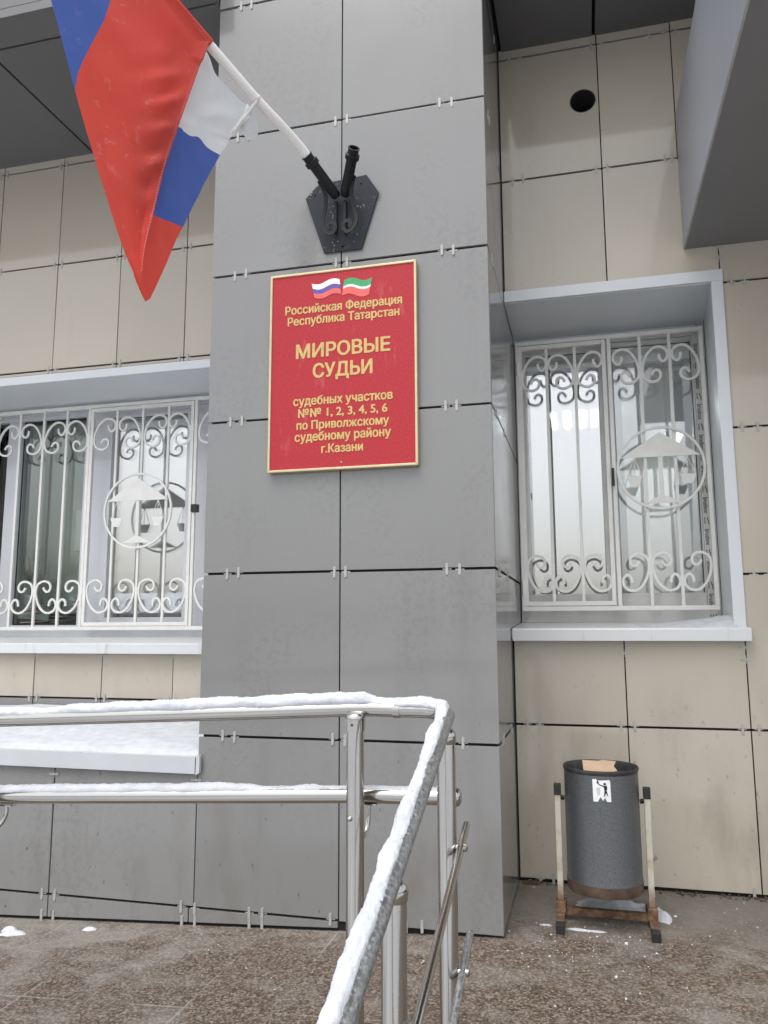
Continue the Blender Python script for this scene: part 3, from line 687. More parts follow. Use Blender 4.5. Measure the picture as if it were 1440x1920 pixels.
def grille(label, y, x0, x1, z0, z1, leaf, bars, ring, scr_w, scr_h, ztop, zbot, bays, hinges, lock):
    g = thing('window_grille', label, 'grille'); t = .019
    b = B()
    box(b, (x0, y-t/2, z1-.02), (x1, y+t/2, z1), .0015); box(b, (x0, y-t/2, z0), (x1, y+t/2, z0+.02), .0015)
    for x in [x0+.009, x1-.009]+leaf[2]: box(b, (x-.009, y-t/2, z0+.0202), (x+.009, y+t/2, z1-.0202), .0015)
    obj('outer_frame', b, M['grille'], g, .6)
    b = B(); lx0, lx1 = leaf[0], leaf[1]; lz0, lz1 = z0+.024, z1-.024
    frame_rect(b, lx0, lx1, lz0, lz1, .019, .02, y-t/2-.002, y+t/2-.002, .0012); obj('leaf_frame', b, M['grille'], g, .6)
    for x in bars:
        inl = lx0 < x < lx1; b = B(); box(b, (x-.0072, y-.0065, z0+(.0442 if inl else .0202)), (x+.0072, y+.0065, z1-(.0442 if inl else .0202)), .001); obj('bar', b, M['grille'], g, .6)
    meshes = {}
    for i, (xc, fx) in enumerate(bays):
        for zc, fz in ((ztop, False), (zbot, True)):
            key = (fx, fz)
            if key not in meshes: meshes[key] = o = obj('scroll', scroll_mesh(scr_w, scr_h, fx, fz), M['grille'], g, .7); o.location = (xc, y-.002, zc)
            else: copy(meshes[key], g, (xc, y-.002, zc)).name = 'scroll'
    # justice emblem
    cx_, cz_, r = ring; ye = y-.014
    em = bpy.data.objects.new('emblem', None); COL.objects.link(em); em.parent = g
    b = B(); sweep(b, [(cx_+r*math.cos(2*PI*i/72), ye, cz_+r*math.sin(2*PI*i/72)) for i in range(72)], sq(.012, .011, .001), closed=True, upv=(0, 1, 0)); obj('ring', b, M['grille'], em, .7)
    b = B(); s = r/.193
    prism(b, [(cx_-.178*s, cz_+.052*s), (cx_+.178*s, cz_+.052*s), (cx_+.004*s, cz_+.168*s), (cx_-.004*s, cz_+.168*s)], 1, ye-.003, ye+.001, .0006); obj('pediment', b, M['grille'], em)
    b = B(); prism(b, [(cx_-.082*s, cz_-.168*s), (cx_+.082*s, cz_-.168*s), (cx_, cz_-.126*s)], 1, ye-.003, ye+.001, .0006); obj('base', b, M['grille'], em)
    b = B(); prism(b, [(cx_-.0105*s, cz_-.130*s), (cx_+.0105*s, cz_-.130*s), (cx_+.0095*s, cz_+.05*s), (cx_-.0095*s, cz_+.05*s)], 1, ye-.001, ye+.003, .0006); obj('column', b, M['grille'], em)
    for sx_ in (-1, 1):
        px, pz = cx_+sx_*.118*s, cz_-.058*s; b = B()
        prism(b, [(px-.019*s, pz-.024*s), (px+.019*s, pz-.024*s), (px+.036*s, pz+.022*s), (px-.036*s, pz+.022*s)], 1, ye-.006, ye-.002, .0006)
        for ex in (-.034, 0, .034): tube(b, [(px, ye, cz_+.055*s), (px+ex*s, ye-.004+(.004 if ex == 0 else 0), pz+.018*s)], .0019, 6)
        obj('scale_pan', b, M['grille'], em)
    for hx_, hz_ in hinges:
        b = B(); tube(b, [(hx_, y-.012, hz_-.035), (hx_, y-.012, hz_+.035)], .006, 12); box(b, (hx_-.006, y-.014, hz_-.002), (hx_+.006, y-.004, hz_+.002)); obj('hinge', b, M['grille'], g, .8)
    b = B(); box(b, *lock, .004); obj('lock', b, M['black_plastic'], g, .6)
    return g
grille('white steel grille with scrolls and a scales emblem on the window above the bin', 1.02, .587, 1.457, 1.082, 2.405, (.598, 1.015, [1.031]), [.735, .870, 1.172, 1.306], (1.2385, 1.738, .191),
       .117, .168, 2.238, 1.258, [(.6745, True), (.8025, False), (.938, True), (1.1065, False), (1.239, True), (1.374, False)], [(.594, 2.27), (.594, 1.19)], ((1.018, .985, 1.66), (1.030, 1.008, 1.745)))
grille('white steel grille with scrolls and a scales emblem on the left window', 1.24, -2.80, -.60, .998, 2.335, (-1.951, -1.273, [-1.963, -1.261]), [-2.61, -2.449, -2.281, -2.119, -1.777, -1.606, -1.437, -1.09, -.925, -.76], (-1.612, 1.681, .215),
       .141, .183, 2.150, 1.192, [(-2.69, False), (-2.530, True), (-2.364, False), (-2.20, True), (-2.042, False), (-1.857, True), (-1.69, False), (-1.521, True), (-1.364, False), (-1.17, True), (-1.01, False), (-.845, True), (-.68, False)], [(-1.957, 2.19), (-1.957, 1.17)], ((-1.262, 1.20, 1.655), (-1.222, 1.232, 1.70)))

# ------------------------------------------------------------------ red sign
sg = thing('court_sign', 'red sign with gold Cyrillic lettering and two small flags, on the grey pillar', 'sign')
sx0, sx1, sz0, sz1 = -.284, .305, 1.595, 2.388; SY = -.03
b = B(); box(b, (sx0+.006, SY+.004, sz0+.006), (sx1-.006, -.002, sz1-.006)); obj('panel', b, M['sign_red'], sg)
b = B(); frame_rect(b, sx0, sx1, sz0, sz1, .0092, .0092, SY, -.001, .002); obj('frame', b, M['gold_frame'], sg, .6)
face = lambda x, z: Matrix.Translation((x, SY+.0028, z)) @ Matrix.Rotation(PI/2, 4, 'X')
scx = (sx0+sx1)/2+.004
LINES = [('Российская Федерация', 2.221, .470, .0465, .031), ('Республика Татарстан', 2.175, .449, .0465, .031), ('МИРОВЫЕ', 2.040, .377, .0755, .031), ('СУДЬИ', 1.958, .238, .0755, .031),
         ('судебных участков', 1.852, .394, .0470, .031), ('№№ 1, 2, 3, 4, 5, 6', 1.804, .353, .0450, .031), ('по Приволжскому', 1.757, .365, .0450, .031), ('судебному району', 1.711, .379, .0470, .031), ('г.Казани', 1.662, .164, .0450, .031)]
for body, z, wd, cs, bo in LINES:
    b = B(); put_text(b, body, face(scx, z), wd, cs, bo); obj('lettering', b, M['gold'], sg, recalc=False)
def mini_flag(P, mats, fr, name):
    """P(u,v) -> (x,z); stripes between fr values"""
    e = bpy.data.objects.new(name, None); COL.objects.link(e); e.parent = sg
    for (v0, v1), m, nm in zip(zip(fr, fr[1:]), mats, ('top_stripe', 'middle_stripe', 'bottom_stripe')):
        b = B(); grid(b, [[(lambda q: (q[0], SY+.0025, q[1]))(P(i/16, v)) for i in range(17)] for v in (v0, v1)]); obj(nm, b, m, e)
def PF(x0, x1, zt0, zt1, zb0, zb1, lean0, lean1, amp):
    def f(u, v):
        wv = amp*math.sin(u*2*PI)
        return (x0+(x1-x0)*u + v*(lean0*(1-u)+lean1*u), (zt0*(1-u)+zt1*u)*(1-v)+(zb0*(1-u)+zb1*u)*v+wv)
    return f
mini_flag(PF(-.112, .002, 2.340, 2.345, 2.280, 2.283, .012, .007, -.0075), [M['print_white'], M['print_violet'], M['print_red']], (0, .36, .66, 1), 'printed_flag')
mini_flag(PF(.020, .132, 2.338, 2.337, 2.276, 2.270, -.008, -.012, .0075), [M['print_green'], M['print_white'], M['print_red']], (0, .40, .55, 1), 'printed_flag')
b = B(); lathe(b, [(0, .003), (.003, .0025), (.004, 0)], (.012, SY+.004, 1.622), (0, -1, 0), 12); obj('screw', b, M['clip'], sg, .8)

# ------------------------------------------------------------------ flag bracket, pole, flag
br = thing('flag_bracket', 'black iron wall bracket with two flagpole sockets on the grey pillar', 'bracket')
b = B(); prism(b, [(-.147, 2.708), (-.094, 2.762), (.106, 2.774), (.155, 2.694), (.085, 2.468), (-.068, 2.468)], 1, -.0125, -.0085+.002, .001); obj('plate', b, M['plate'], br)
def hole_dot(x, z, r, d_=.0022): 
    b = B(); lathe(b, [(0, d_), (r*.7, d_), (r, 0)], (x, -.0125, z), (0, -1, 0), 14); return b
obj('bolt', hole_dot(.007, 2.748, .008, .005), M['black_metal'], br, .8); obj('bolt', hole_dot(.009, 2.49, .008, .005), M['black_metal'], br, .8)
obj('rivet', hole_dot(.083, 2.742, .005), M['black_metal'], br, .8); obj('rivet', hole_dot(-.108, 2.718, .005), M['black_metal'], br, .8)
b = B()
for x in (-.017, .021): box(b, (x-.006, -.030, 2.54), (x+.006, -.0126, 2.672), .003)
obj('web', b, M['plate'], br)
dirv = {-1: Vector((-.0788, -.139, .105)).normalized(), 1: Vector((.0788, -.139, .105)).normalized()}
for s_, tip in ((-1, Vector((-.084, -.169, 2.785))), (1, Vector((.100, -.169, 2.786)))):
    dv = dirv[s_]; base = tip-dv*.182; b = B()
    lathe(b, [(.014, -.004), (.019, .004), (.0205, .02), (.0205, .182), (.0225, .183), (.0225, .187), (.018, .187), (.018, .08), (0, .08)], base, dv, 28)
    sock = obj('socket', b, M['black_metal'], br, .7)
    b = B()
    for hgt in (.148, .158): lathe(b, [(.020, hgt-.006), (.0262, hgt-.0045), (.0275, hgt), (.0262, hgt+.0045), (.020, hgt+.006)], base, dv, 28)
    obj('collar', b, M['black_metal'], sock, .9)
    # scroll strap: leaves the socket, bows outwards and curls in at the bottom
    x0_ = base.x; mid = base+dv*.10
    pts = [base+dv*.085+Vector((s_*.020, .006, -.004)), (x0_+s_*.037, -.072, 2.690), (x0_+s_*.036, -.060, 2.648), (x0_+s_*.046, -.055, 2.608), (x0_+s_*.052, -.055, 2.570), (x0_+s_*.040, -.056, 2.535), (x0_+s_*.016, -.056, 2.522), (x0_-s_*.000, -.056, 2.538), (x0_+s_*.002, -.056, 2.560), (x0_+s_*.020, -.056, 2.567), (x0_+s_*.030, -.056, 2.550), (x0_+s_*.022, -.056, 2.541)]
    b = B(); sweep(b, smooth_poly(pts, 6), sq(.016, .0045, .001), upv=(0, -1, .05)); obj('scroll_strap', b, M['black_metal'], br, .7)

FB = Vector((-.084, -.169, 2.785)); FH = Vector((-.4929, -.8697, 0)); FN = Vector((.8697, -.4929, 0))
def fp(h, z, off=0.): return Vector((FB.x, FB.y, 0))+FH*h+FN*off+Vector((0, 0, z))
POLE = [(-.044, 2.7565), (-.002, 2.7845), (.043, 2.812), (.121, 2.848), (.242, 2.897), (.35, 2.949), (.455, 3.001), (.558, 3.052), (.639, 3.091), (.793, 3.166), (.969, 3.251)]
pole_pts = smooth_poly([fp(h, z) for h, z in POLE], 6)
po = thing('flagpole', 'white flagpole held at a slant by the left socket of the bracket', 'flagpole')
b = B(); tube(b, pole_pts, .0172, 24); obj('pole', b, M['pole'], po, .9)
b = B(); lathe(b, [(.0172, 0), (.02, .004), (.012, .03), (0, .05)], pole_pts[-1], (pole_pts[-1]-pole_pts[-2]), 20); obj('finial', b, M['pole'], po, .9)

fl = thing('tricolour_flag', 'white, blue and red flag hanging folded from the slanted white pole', 'flag')
def resample(P, n):
    P = [Vector(p) for p in P]; Ls = [0]
    for a, b_ in zip(P, P[1:]): Ls.append(Ls[-1]+(b_-a).length)
    o = []; j = 0
    for i in range(n):
        t = Ls[-1]*i/(n-1)
        while j < len(P)-2 and Ls[j+1] < t: j += 1
        q = (t-Ls[j])/max(1e-9, Ls[j+1]-Ls[j]); o.append(P[j].lerp(P[j+1], min(1, q)))
    return o
FL = [(1.121, 3.186), (1.067, 3.052), (.98, 2.831), (.897, 2.594), (.834, 2.426), (.731, 2.176), (.67, 2.068), (.662, 2.057)]
FR = [(.919, 3.243), (.775, 3.157), (.452, 2.992), (.461, 2.984), (.489, 2.88), (.556, 2.641), (.603, 2.46), (.634, 2.301), (.657, 2.186), (.666, 2.104), (.666, 2.061)]
BND = [(.672, 3.42), (.753, 3.107), (.808, 2.94), (.83, 2.844), (.852, 2.777), (.874, 2.711), (.89, 2.649), (.895, 2.594), (.912, 2.525), (.96, 2.40)]
def bnd_h(z):
    for (h0, z0), (h1, z1) in zip(BND, BND[1:]):
        if z1 <= z <= z0: return h0+(h1-h0)*(z0-z)/(z0-z1)
    return 5
n, mcols = 150, 76
def smooth2(P): return [Vector((q.x, q.y)) for q in smooth_poly([(x, y, 0) for x, y in P], 6)]
Lp = resample(smooth2(FL), n); Rp = resample([Vector(p) for p in FR[:3]]+smooth2(FR[3:]), n)
rows = []; stripe = []
for i in range(n):
    r = []
    for j in range(mcols):
        u = j/(mcols-1); q = Lp[i].lerp(Rp[i], u); h, z = q
        edge = min(1, u*6)*min(1, (1-u)*5)*min(1, (n-1-i)/12)
        k1 = h*.8+z*.6; k2 = -h*.6+z*.8
        off = .030*edge*nz(k1*1.3, k2*3.6, 1.3)+.006*edge*nz(k1*4, k2*10, 4.1)+.0022*edge*nz(k1*14, k2*8, 7.7)
        # creases fanning from the hem, half way down
        c_ = math.exp(-((z-2.50)/.16)**2)*math.exp(-((u-.86)/.25)**2)
        off += .015*c_*math.sin(52*(z+.55*h))*edge+.012*math.exp(-((z-2.72)/.10)**2)*math.exp(-((u-.80)/.22)**2)*math.sin(60*(z+.8*h))*edge
        off += .018*math.sin(min(1, u*2.2)*PI/2)-.018
        if z > 2.9 and u > .9: off += .012*(u-.9)*10
        r.append(fp(h, z, .010+off)); stripe.append(h-bnd_h(z))
    rows.append(r)
b = B(); V, F = grid(b, rows); fl_front = obj('front_fold', b, M['flag_front'], fl, 3.2)
at = fl_front.data.attributes.new('stripe', 'FLOAT', 'POINT')
for i, s_ in enumerate(stripe): at.data[i].value = s_
# hem stitching along the free edge of the front fold
b = B()
for inset, in ((.006,), (.012,)):
    for i in range(46, n-4, 1):
        j = mcols-1-max(1, int(inset/max(.004, (Lp[i]-Rp[i]).length/(mcols-1))+.5))
        if j < 3: continue
        p, q = rows[i][j], rows[i+1][j] if i+1 < n else rows[i][j]
        sweep(b, [p+FN*.0012, p.lerp(q, .55)+FN*.0012], sq(.0016, .0012, .0002), upv=FN)
obj('hem_stitching', b, M['stitch'], fl)
BTOP = [(.614, 3.047), (.44, 3.006), (.389, 2.936), (.297, 2.902), (.248, 2.898)]
BWB = [(.691, 2.63), (.532, 2.668), (.508, 2.664), (.477, 2.663), (.446, 2.674), (.413, 2.650), (.364, 2.641)]
BBR = [(.718, 2.306), (.618, 2.325), (.589, 2.322), (.495, 2.327)]
BTIP = [(.674, 2.087), (.661, 2.069), (.641, 2.046), (.622, 2.026)]
BRE = [[(.248, 2.898), (.294, 2.768), (.326, 2.711), (.364, 2.641)], [(.364, 2.641), (.429, 2.486), (.495, 2.327)], [(.495, 2.327), (.549, 2.185), (.606, 2.04), (.622, 2.026)]]
m2 = 50
for (A_, Z_), E_, mt, nm in zip(((BTOP, BWB), (BWB, BBR), (BBR, BTIP)), BRE, ('flag_white', 'flag_blue', 'flag_red'), ('white_stripe', 'blue_stripe', 'red_stripe')):
    a_ = resample(smooth2(A_), m2); z_ = resample(smooth2(Z_), m2); nr = 46; e_ = resample(E_, nr); rows = []
    for i in range(nr):
        v = i/(nr-1); r = []
        for j in range(m2):
            u = j/(m2-1); q = a_[j].lerp(z_[j], v); q = q+(e_[i]-a_[-1].lerp(z_[-1], v))*(u**3); h, z = q
            off = .013*nz(h*7, z*9, 9.1)+.006*nz(h*20, z*11, 2.2)
            if nm == 'white_stripe': off += .022*math.exp(-((z-2.80+.5*(h-.33))/.05)**2)*math.exp(-((h-.36)/.10)**2)-.014*math.exp(-((z-2.72+.2*(h-.40))/.022)**2)*u
            r.append(fp(h, z, -.03-.018*u+off+.02*max(0, 2.3-z)))
        rows.append(r)
    b = B(); grid(b, rows); obj(nm, b, M[mt], fl, 3.2)
LOBE = [(.252, 2.897), (.225, 2.868), (.203, 2.833), (.199, 2.805), (.212, 2.785), (.24, 2.762), (.262, 2.768), (.285, 2.790), (.294, 2.77)]
lb = smooth2(LOBE)[:-1]; cen = Vector((.255, 2.825)); b = B(); rows = []
for i in range(7):
    f_ = 1-i/6*.98; rows.append([fp(*(cen+(q-cen)*f_), -.045+.022*math.sqrt(max(0, 1-f_*f_))) for q in lb+[lb[0]]])
grid(b, rows); obj('corner_lobe', b, M['flag_white'], fl, 3.2)
b = B()                                               # sleeve round the pole
sl_pts = [p for p in pole_pts if (p-Vector((FB.x, FB.y, 0))).dot(FH) > .452]
lathe(b, [(.0178, 0), (.0212, .0005), (.0215, .008), (.0185, .010)], sl_pts[0], sl_pts[0]-sl_pts[1], 24)
tube(b, sl_pts[:-3], .0208, 24, caps=False); obj('pole_sleeve', b, M['flag_red'], fl, .9)
b = B()                                               # white tie tape
tp = min(pole_pts, key=lambda p: (p-fp(.237, 2.894)).length); i_ = pole_pts.index(tp); dv = (pole_pts[i_+1]-pole_pts[i_-1]).normalized()
lathe(b, [(.0172, -.005), (.0188, -.0045), (.0188, .0045), (.0172, .005)], tp, dv, 24)
for o_ in (-.018, .004):
    sweep(b, smooth_poly([fp(.250, 2.880, o_*.5+.012), fp(.268, 2.848, o_+.006), fp(.286, 2.815, o_+.004), fp(.312, 2.772, o_+.0), fp(.334, 2.728, o_-.004)], 6), sq(.0085, .0015, .0004), upv=FN)
obj('tie_tape', b, M['tie'], fl, .9)

# ------------------------------------------------------------------ stainless handrail of the ramp and the stairs
hr_ = thing('handrail', 'stainless steel ramp and stair handrail with snow lying on it', 'handrail')
RY, RX = -.963, .567
def ramp_rail_z(x): return .824-.0505*max(0, .36-x)
top = [(x, RY, ramp_rail_z(x)) for x in (-2.6, -1.6, -.8, -.2, .2, .36, .46)]
bend = []
for i in range(9):
    a = i/8*PI/2; bend.append((RX-.055+.055*math.sin(a), RY-.055+.055*math.cos(a)-.0, .824-.001*i))
def stair_z(y): return .816-.358*(-1.018-y)
down_ = [(RX, y, stair_z(y)) for y in (-1.10, -1.25, -1.5, -1.8, -2.1, -2.5)]
b = B(); tube(b, smooth_poly(top, 3)[:-1]+[Vector(p) for p in bend[:5]], .0195, 28); obj('top_rail', b, M['steel'], hr_, .9)
b = B(); tube(b, [Vector(p) for p in bend[4:]]+[Vector(p) for p in down_], .0197, 28); obj('stair_rail', b, M['steel_frost'], hr_, .9)
b = B(); tube(b, [(.436, RY, .824), (.452, RY, .824)], .0212, 28); obj('rail_joint', b, M['steel'], hr_, .6)
LY = -.916
def low_z(x): return .6195-.0505*(.36-x) if x < .36 else .6195+.02*(x-.36)
b = B(); tube(b, [(x, LY, low_z(x)) for x in (-2.6, -1.2, -.4, .1, .36, .572)], .0192, 28); lathe(b, [(.0192, 0), (.0215, .001), (.0215, .006), (.018, .013), (.010, .0165), (0, .0175)], (.566, LY, low_z(.566)), (1, 0, .02), 28)
obj('lower_rail', b, M['steel'], hr_, .8)
def post(x, y, z0, z1, ball):
    b = B(); tube(b, [(x, y, z0), (x, y, z1-.035)], .0205, 28); p = obj('post', b, M['steel'], hr_, .8)
    b = B()
    if ball: lathe(b, [(.0205, -.036), (.0225, -.034)]+[(.0232*math.cos(a), -.022+.0232*math.sin(a)) for a in [i*PI/20 for i in range(10)]]+[(0, .0012)], (x, y, z1), (0, 0, 1), 28)
    else: lathe(b, [(.0207, -.041), (.0232, -.0405), (.0232, -.0395), (.0232, -.015), (.0229, -.010), (.0212, -.005), (.0175, -.0015), (.013, 0), (0, .0005)], (x, y, z1), (0, 0, 1), 28)
    obj('post_cap', b, M['steel'], p, .9)
    if not ball:
        b = B(); lathe(b, [(0, .0235), (.0035, .0234), (.0035, .018)], (x, y, z1-.026), (-.05, -1, 0), 12); obj('cap_screw', b, M['rust'], p, .8)
        b = B(); lathe(b, [(0, .028), (.004, .027), (.006, .0235), (.006, .016)], (x, y, z1-.232), (-.3, -1, 0), 14); obj('bolt', b, M['steel'], p, .9)
    return p
for x in (.349, -.702, -1.75): post(x, -.985, floor_z(x)-.02, ramp_rail_z(x)-.0195+.012, False)
post(RX+.002, -1.032, -.03, stair_z(-1.032)-.016, True); post(RX, -1.512, -.35, stair_z(-1.512)-.017, True); post(RX, -2.02, -.6, stair_z(-2.02)-.017, True)
for x, lx in ((.349, 0), (-.702, .052)):                               # J brackets carrying the lower rail
    zz = low_z(x+.03); b = B(); pts = [(x+.012+lx, LY, zz-.020), (x+.013+lx, LY-.001, zz-.045), (x+.012+lx*.85, LY-.008, zz-.068), (x+.009+lx*.55, LY-.025, zz-.085), (x+.004+lx*.1, LY-.055, zz-.092)]
    tube(b, smooth_poly(pts, 5), .0058, 12); box(b, (x-.004+lx, LY-.011, zz-.0225), (x+.034+lx, LY+.011, zz-.019), .001); obj('rail_bracket', b, M['steel'], hr_, .9)
BXr = .598
for z_, y_ in ((.572, -.945), (.333, -.915)):         # thin bars running down the stairs
    f = lambda y: z_-.309*(y_-y)
    b = B(); tube(b, [(BXr, y, f(y)) for y in (y_, -1.2, -1.6, -2.4)], .0083, 16); 
    bar = obj('stair_bar', b, M['steel'] if z_ > .4 else M['steel_frost'], hr_, .8)
    for y in (-1.032, -1.512, -2.02):
        b = B(); tube(b, [(RX+.012, y, f(y)), (BXr-.004, y, f(y))], .0072, 14); lathe(b, [(.0085, 0), (.0085, .006), (.005, .009), (0, .0095)], (BXr+.006, y, f(y)), (1, 0, 0), 14); obj('bar_mount', b, M['steel'], bar, .8)

# ------------------------------------------------------------------ snow
def snow_rail(path, r, th, wid, step, seed, side=0.0, label=''):
    """a ridge of snow along a tube: th(t)->thickness, wid half angle of the covered arc, side tilts it"""
    P = [Vector(p) for p in path]; Ls = [0]
    for a, b_ in zip(P, P[1:]): Ls.append(Ls[-1]+(b_-a).length)
    n = int(Ls[-1]/step); pts = resample(P, n) if False else []
    j = 0
    for i in range(n):
        t = Ls[-1]*i/(n-1)
        while j < len(P)-2 and Ls[j+1] < t: j += 1
        pts.append((P[j].lerp(P[j+1], (t-Ls[j])/(Ls[j+1]-Ls[j])), t))
    rows = []; K = 18
    for i, (p, t) in enumerate(pts):
        tg = (pts[min(n-1, i+1)][0]-pts[max(0, i-1)][0]).normalized(); s = tg.cross(Vector((0, 0, 1))).normalized(); u = s.cross(tg)
        T = th(t); W = wid*(1+.16*nz(t*9, seed, 3)+.10*nz(t*40, seed, 5)+.06*nz(t*130, seed, 7)); r_ = []
        W *= min(1, .35+T/.006)
        for k in range(K+1):
            a = -W+2*W*k/K+side; e = 1-abs(2*k/K-1)**3.0
            rr = r-.0015+(T*e)*(1+.25*nz(t*14, k*.35, seed))+(.0016*nz(t*170, k*1.1, seed+2)+.0026*nz(t*60, k*.6, seed+4))*(.4+.6*e)*min(1, T/.004)
            r_.append(p+s*(rr*math.sin(a)*(1.0))+u*(rr*math.cos(a)))
        # underside
        for k in range(4): 
            a = W-2*W*k/3+side; r_.append(p+s*((r-.003)*math.sin(a))+u*((r-.003)*math.cos(a)))
        rows.append(r_+[r_[0]])
    b = B(); grid(b, rows); o = obj('snow', b, M['snow'], None, 3.2); struct(o, 'stuff', label); return o
def interp(pts):
    def f(x):
        if x <= pts[0][0]: return pts[0][1]
        for (a, c), (b_, d_) in zip(pts, pts[1:]):
            if x <= b_: return c+(d_-c)*(x-a)/(b_-a)
        return pts[-1][1]
    return f
# top rail: thick ridge, ending a little past the first post, then a thin crust to the bend
x_start = -2.6
thx = interp([(-2.6, .012), (-.66, .011), (-.58, .014), (-.50, .006), (-.46, .010), (-.40, .015), (-.2, .017), (.1, .018), (.30, .019), (.372, .019), (.395, .009), (.42, .006), (.50, .006), (.7, .006)])
snow_rail(top[:-1]+[(.50, RY, .824)], .0195, lambda t: thx(x_start+t), 1.05, .0035, 11, 0, 'ridge of snow lying along the top rail of the ramp')
thl = interp([(-2.6, .010), (-.4, .011), (0., .012), (.06, .008), (.10, .003), (.18, .003), (.20, .006), (.235, .006), (.25, .003), (.6, .003)])
snow_rail([(x, LY, low_z(x)) for x in (-2.6, -1.2, -.4, .1, .36, .565)], .0192, lambda t: thl(-2.6+t), .95, .0035, 23, 0, 'thin ridge of snow along the lower rail of the ramp')
ths = lambda t: max(.0025, .007+.009*nz(t*6, 4, 8)+.005*nz(t*17, 2, 5)+.004*max(0, (t-.6)))
snow_rail([(.44, RY, .8235)]+bend+down_, .0197, ths, .92, .0028, 37, .42, 'snow crust on the stair rail running down towards the viewer')
# ledge snow
b = B(); nx, ny = 260, 50; rows = []
for j in range(ny+1):
    v = j/ny; r = []
    for i in range(nx+1):
        x = -2.9+(2.9-.556)*i/nx; y = -.004+v*(DL-.006+.004)
        z = .536+.054*v+.016*min(1, v*9)**.6+.010*v+.009*fbm(x*2.2, y*4, 2)+.0012*fbm(x*22, y*22, 5)+.0008*nz(x*110, y*110, 1)-.010*max(0, nz(x*3.1, y*6, 9)-.25)
        if v < .02: z = .533; y += .006*nz(x*30, 0, 3)+.003*nz(x*120, 0, 8)
        if i == nx: pass
        r.append((x, y, z))
    rows.append(r)
grid(b, rows); struct(obj('snow', b, M['snow'], None, 3.2), 'stuff', 'snow covering the ledge over the grey low wall')
# drift on the right sill
b = B(); rows = []
for j in range(25):
    v = j/24; r = []
    for i in range(81):
        u = i/80; x = 1.05+.40*u; y = D-.042+v*.40
        base = 1.0035+(y-D+.046)*.0546
        hgt = (.038*u**1.7+.004)*math.sin(PI*min(1, max(0, v*1.02)))**.7*min(1, u*5)*min(1, (1-v)*4)
        r.append((x, y, base-.003+hgt*(1+.2*nz(x*18, y*18, 2))+.002*nz(x*70, y*70, 4)))
    rows.append(r)
grid(b, rows); struct(obj('snow', b, M['snow'], None, 3.2), 'stuff', 'small drift of snow in the right corner of the window sill')
def snow_patch(cx_, cy_, rx, ry, hgt, rot, seed, label):
    b = B(); rows = []; zf = floor_z(cx_)
    for j in range(15):
        f_ = j/14; r = []
        for i in range(73):
            a = 2*PI*i/72; R_ = 1+.28*nz(math.cos(a)*1.6, math.sin(a)*1.6, seed)+.10*nz(math.cos(a)*6, math.sin(a)*6, seed+3)
            x = rx*R_*f_*math.cos(a); y = ry*R_*f_*math.sin(a)
            X = cx_+x*math.cos(rot)-y*math.sin(rot); Y = cy_+x*math.sin(rot)+y*math.cos(rot)
            r.append((X, Y, floor_z(X)-.002+hgt*(1-f_**2.4)*(1+.5*nz(X*22, Y*22, seed))+.0015*nz(X*120, Y*120, seed)))
        rows.append(r)
    grid(b, rows); struct(obj('snow', b, M['snow'], None, 3.2), 'stuff', label)
snow_patch(.945, .372, .155, .062, .036, -.12, 3, 'heap of snow on the floor behind the crossbar of the bin')
snow_patch(1.092, .335, .035, .075, .020, .25, 5, 'snow lump at the right leg of the bin')
snow_patch(.83, .135, .07, .013, .006, -.03, 9, 'thin strip of snow on the floor before the bin')
snow_patch(.70, .155, .025, .010, .006, 0, 13, 'scrap of snow beside the left foot of the bin')
snow_patch(-1.20, -.145, .055, .025, .012, .2, 17, 'lump of snow on the ramp at the left')
snow_patch(-.93, -.075, .03, .016, .010, .1, 21, 'small lump of snow at the foot of the low wall')
snow_patch(-1.235, -.12, .03, .018, .014, .2, 29, 'snow crumb beside the lump on the ramp')
b = B()
for i in range(330):                                  # ice crumbs
    q = random.random()
    if q < .40: x, y = random.gauss(.85, .16), random.gauss(.04, .13)
    elif q < .75: x, y = random.uniform(.58, 1.55), random.uniform(-.45, .55)
    else: x, y = random.uniform(-1.6, .6), random.uniform(-.75, -.03)
    if x < .58 and y > -.012: continue
    if x > .58 and y > D-.01: continue
    if y < -1.1: continue
    s = random.choice((.0010, .0012, .0015, .0018, .0026))*random.uniform(.7, 1.3)
    if random.random() < .03: s *= 2.2
    t = bmesh.new(); bmesh.ops.create_icosphere(t, subdivisions=1, radius=s)
    for v in t.verts: v.co += Vector((random.uniform(-.4, .4), random.uniform(-.4, .4), random.uniform(-.3, .3)))*s; v.co.z *= .7; v.co += Vector((x, y, floor_z(x)+s*.4))
    merge(b, t)
struct(obj('ice_crumbs', b, M['snow']), 'stuff', 'white crumbs of ice scattered on the granite floor')

# ------------------------------------------------------------------ litter bin
bn = thing('litter_bin', 'round grey metal litter bin hung in a rusty stand against the beige wall', 'bin')
bx_, by_ = .905, .225; r0 = .1275
b = B()
lathe(b, [(0, .112), (.105, .110), (.120, .110), (.1262, .113), (.1275, .128), (.1290, .139), (.1292, .143), (.1285, .148), (r0, .152), (r0, .504), (.1235, .506), (.1235, .30), (.1235, .16), (0, .158)], (bx_, by_, 0), (0, 0, 1), 72)
obj('drum', b, M['bin'], bn, .7)
b = B()
lathe(b, [(.118, .1065), (.1262, .1065), (.1284, .112), (.1287, .128), (.1297, .139), (.1296, .142), (.1280, .1425)], (bx_, by_, 0), (0, 0, 1), 72); obj('bottom_band', b, M['band'], bn, .8)
b = B()
lathe(b, [(.1276, .505), (.1286, .506), (.1288, .511), (.1304, .512), (.1311, .516), (.1304, .520), (.1285, .521), (.1266, .519), (.1256, .512), (.1230, .505), (.1230, .44), (.1222, .44), (.1222, .30)], (bx_, by_, 0), (0, 0, 1), 72); obj('rim', b, M['rim'], bn, .8)
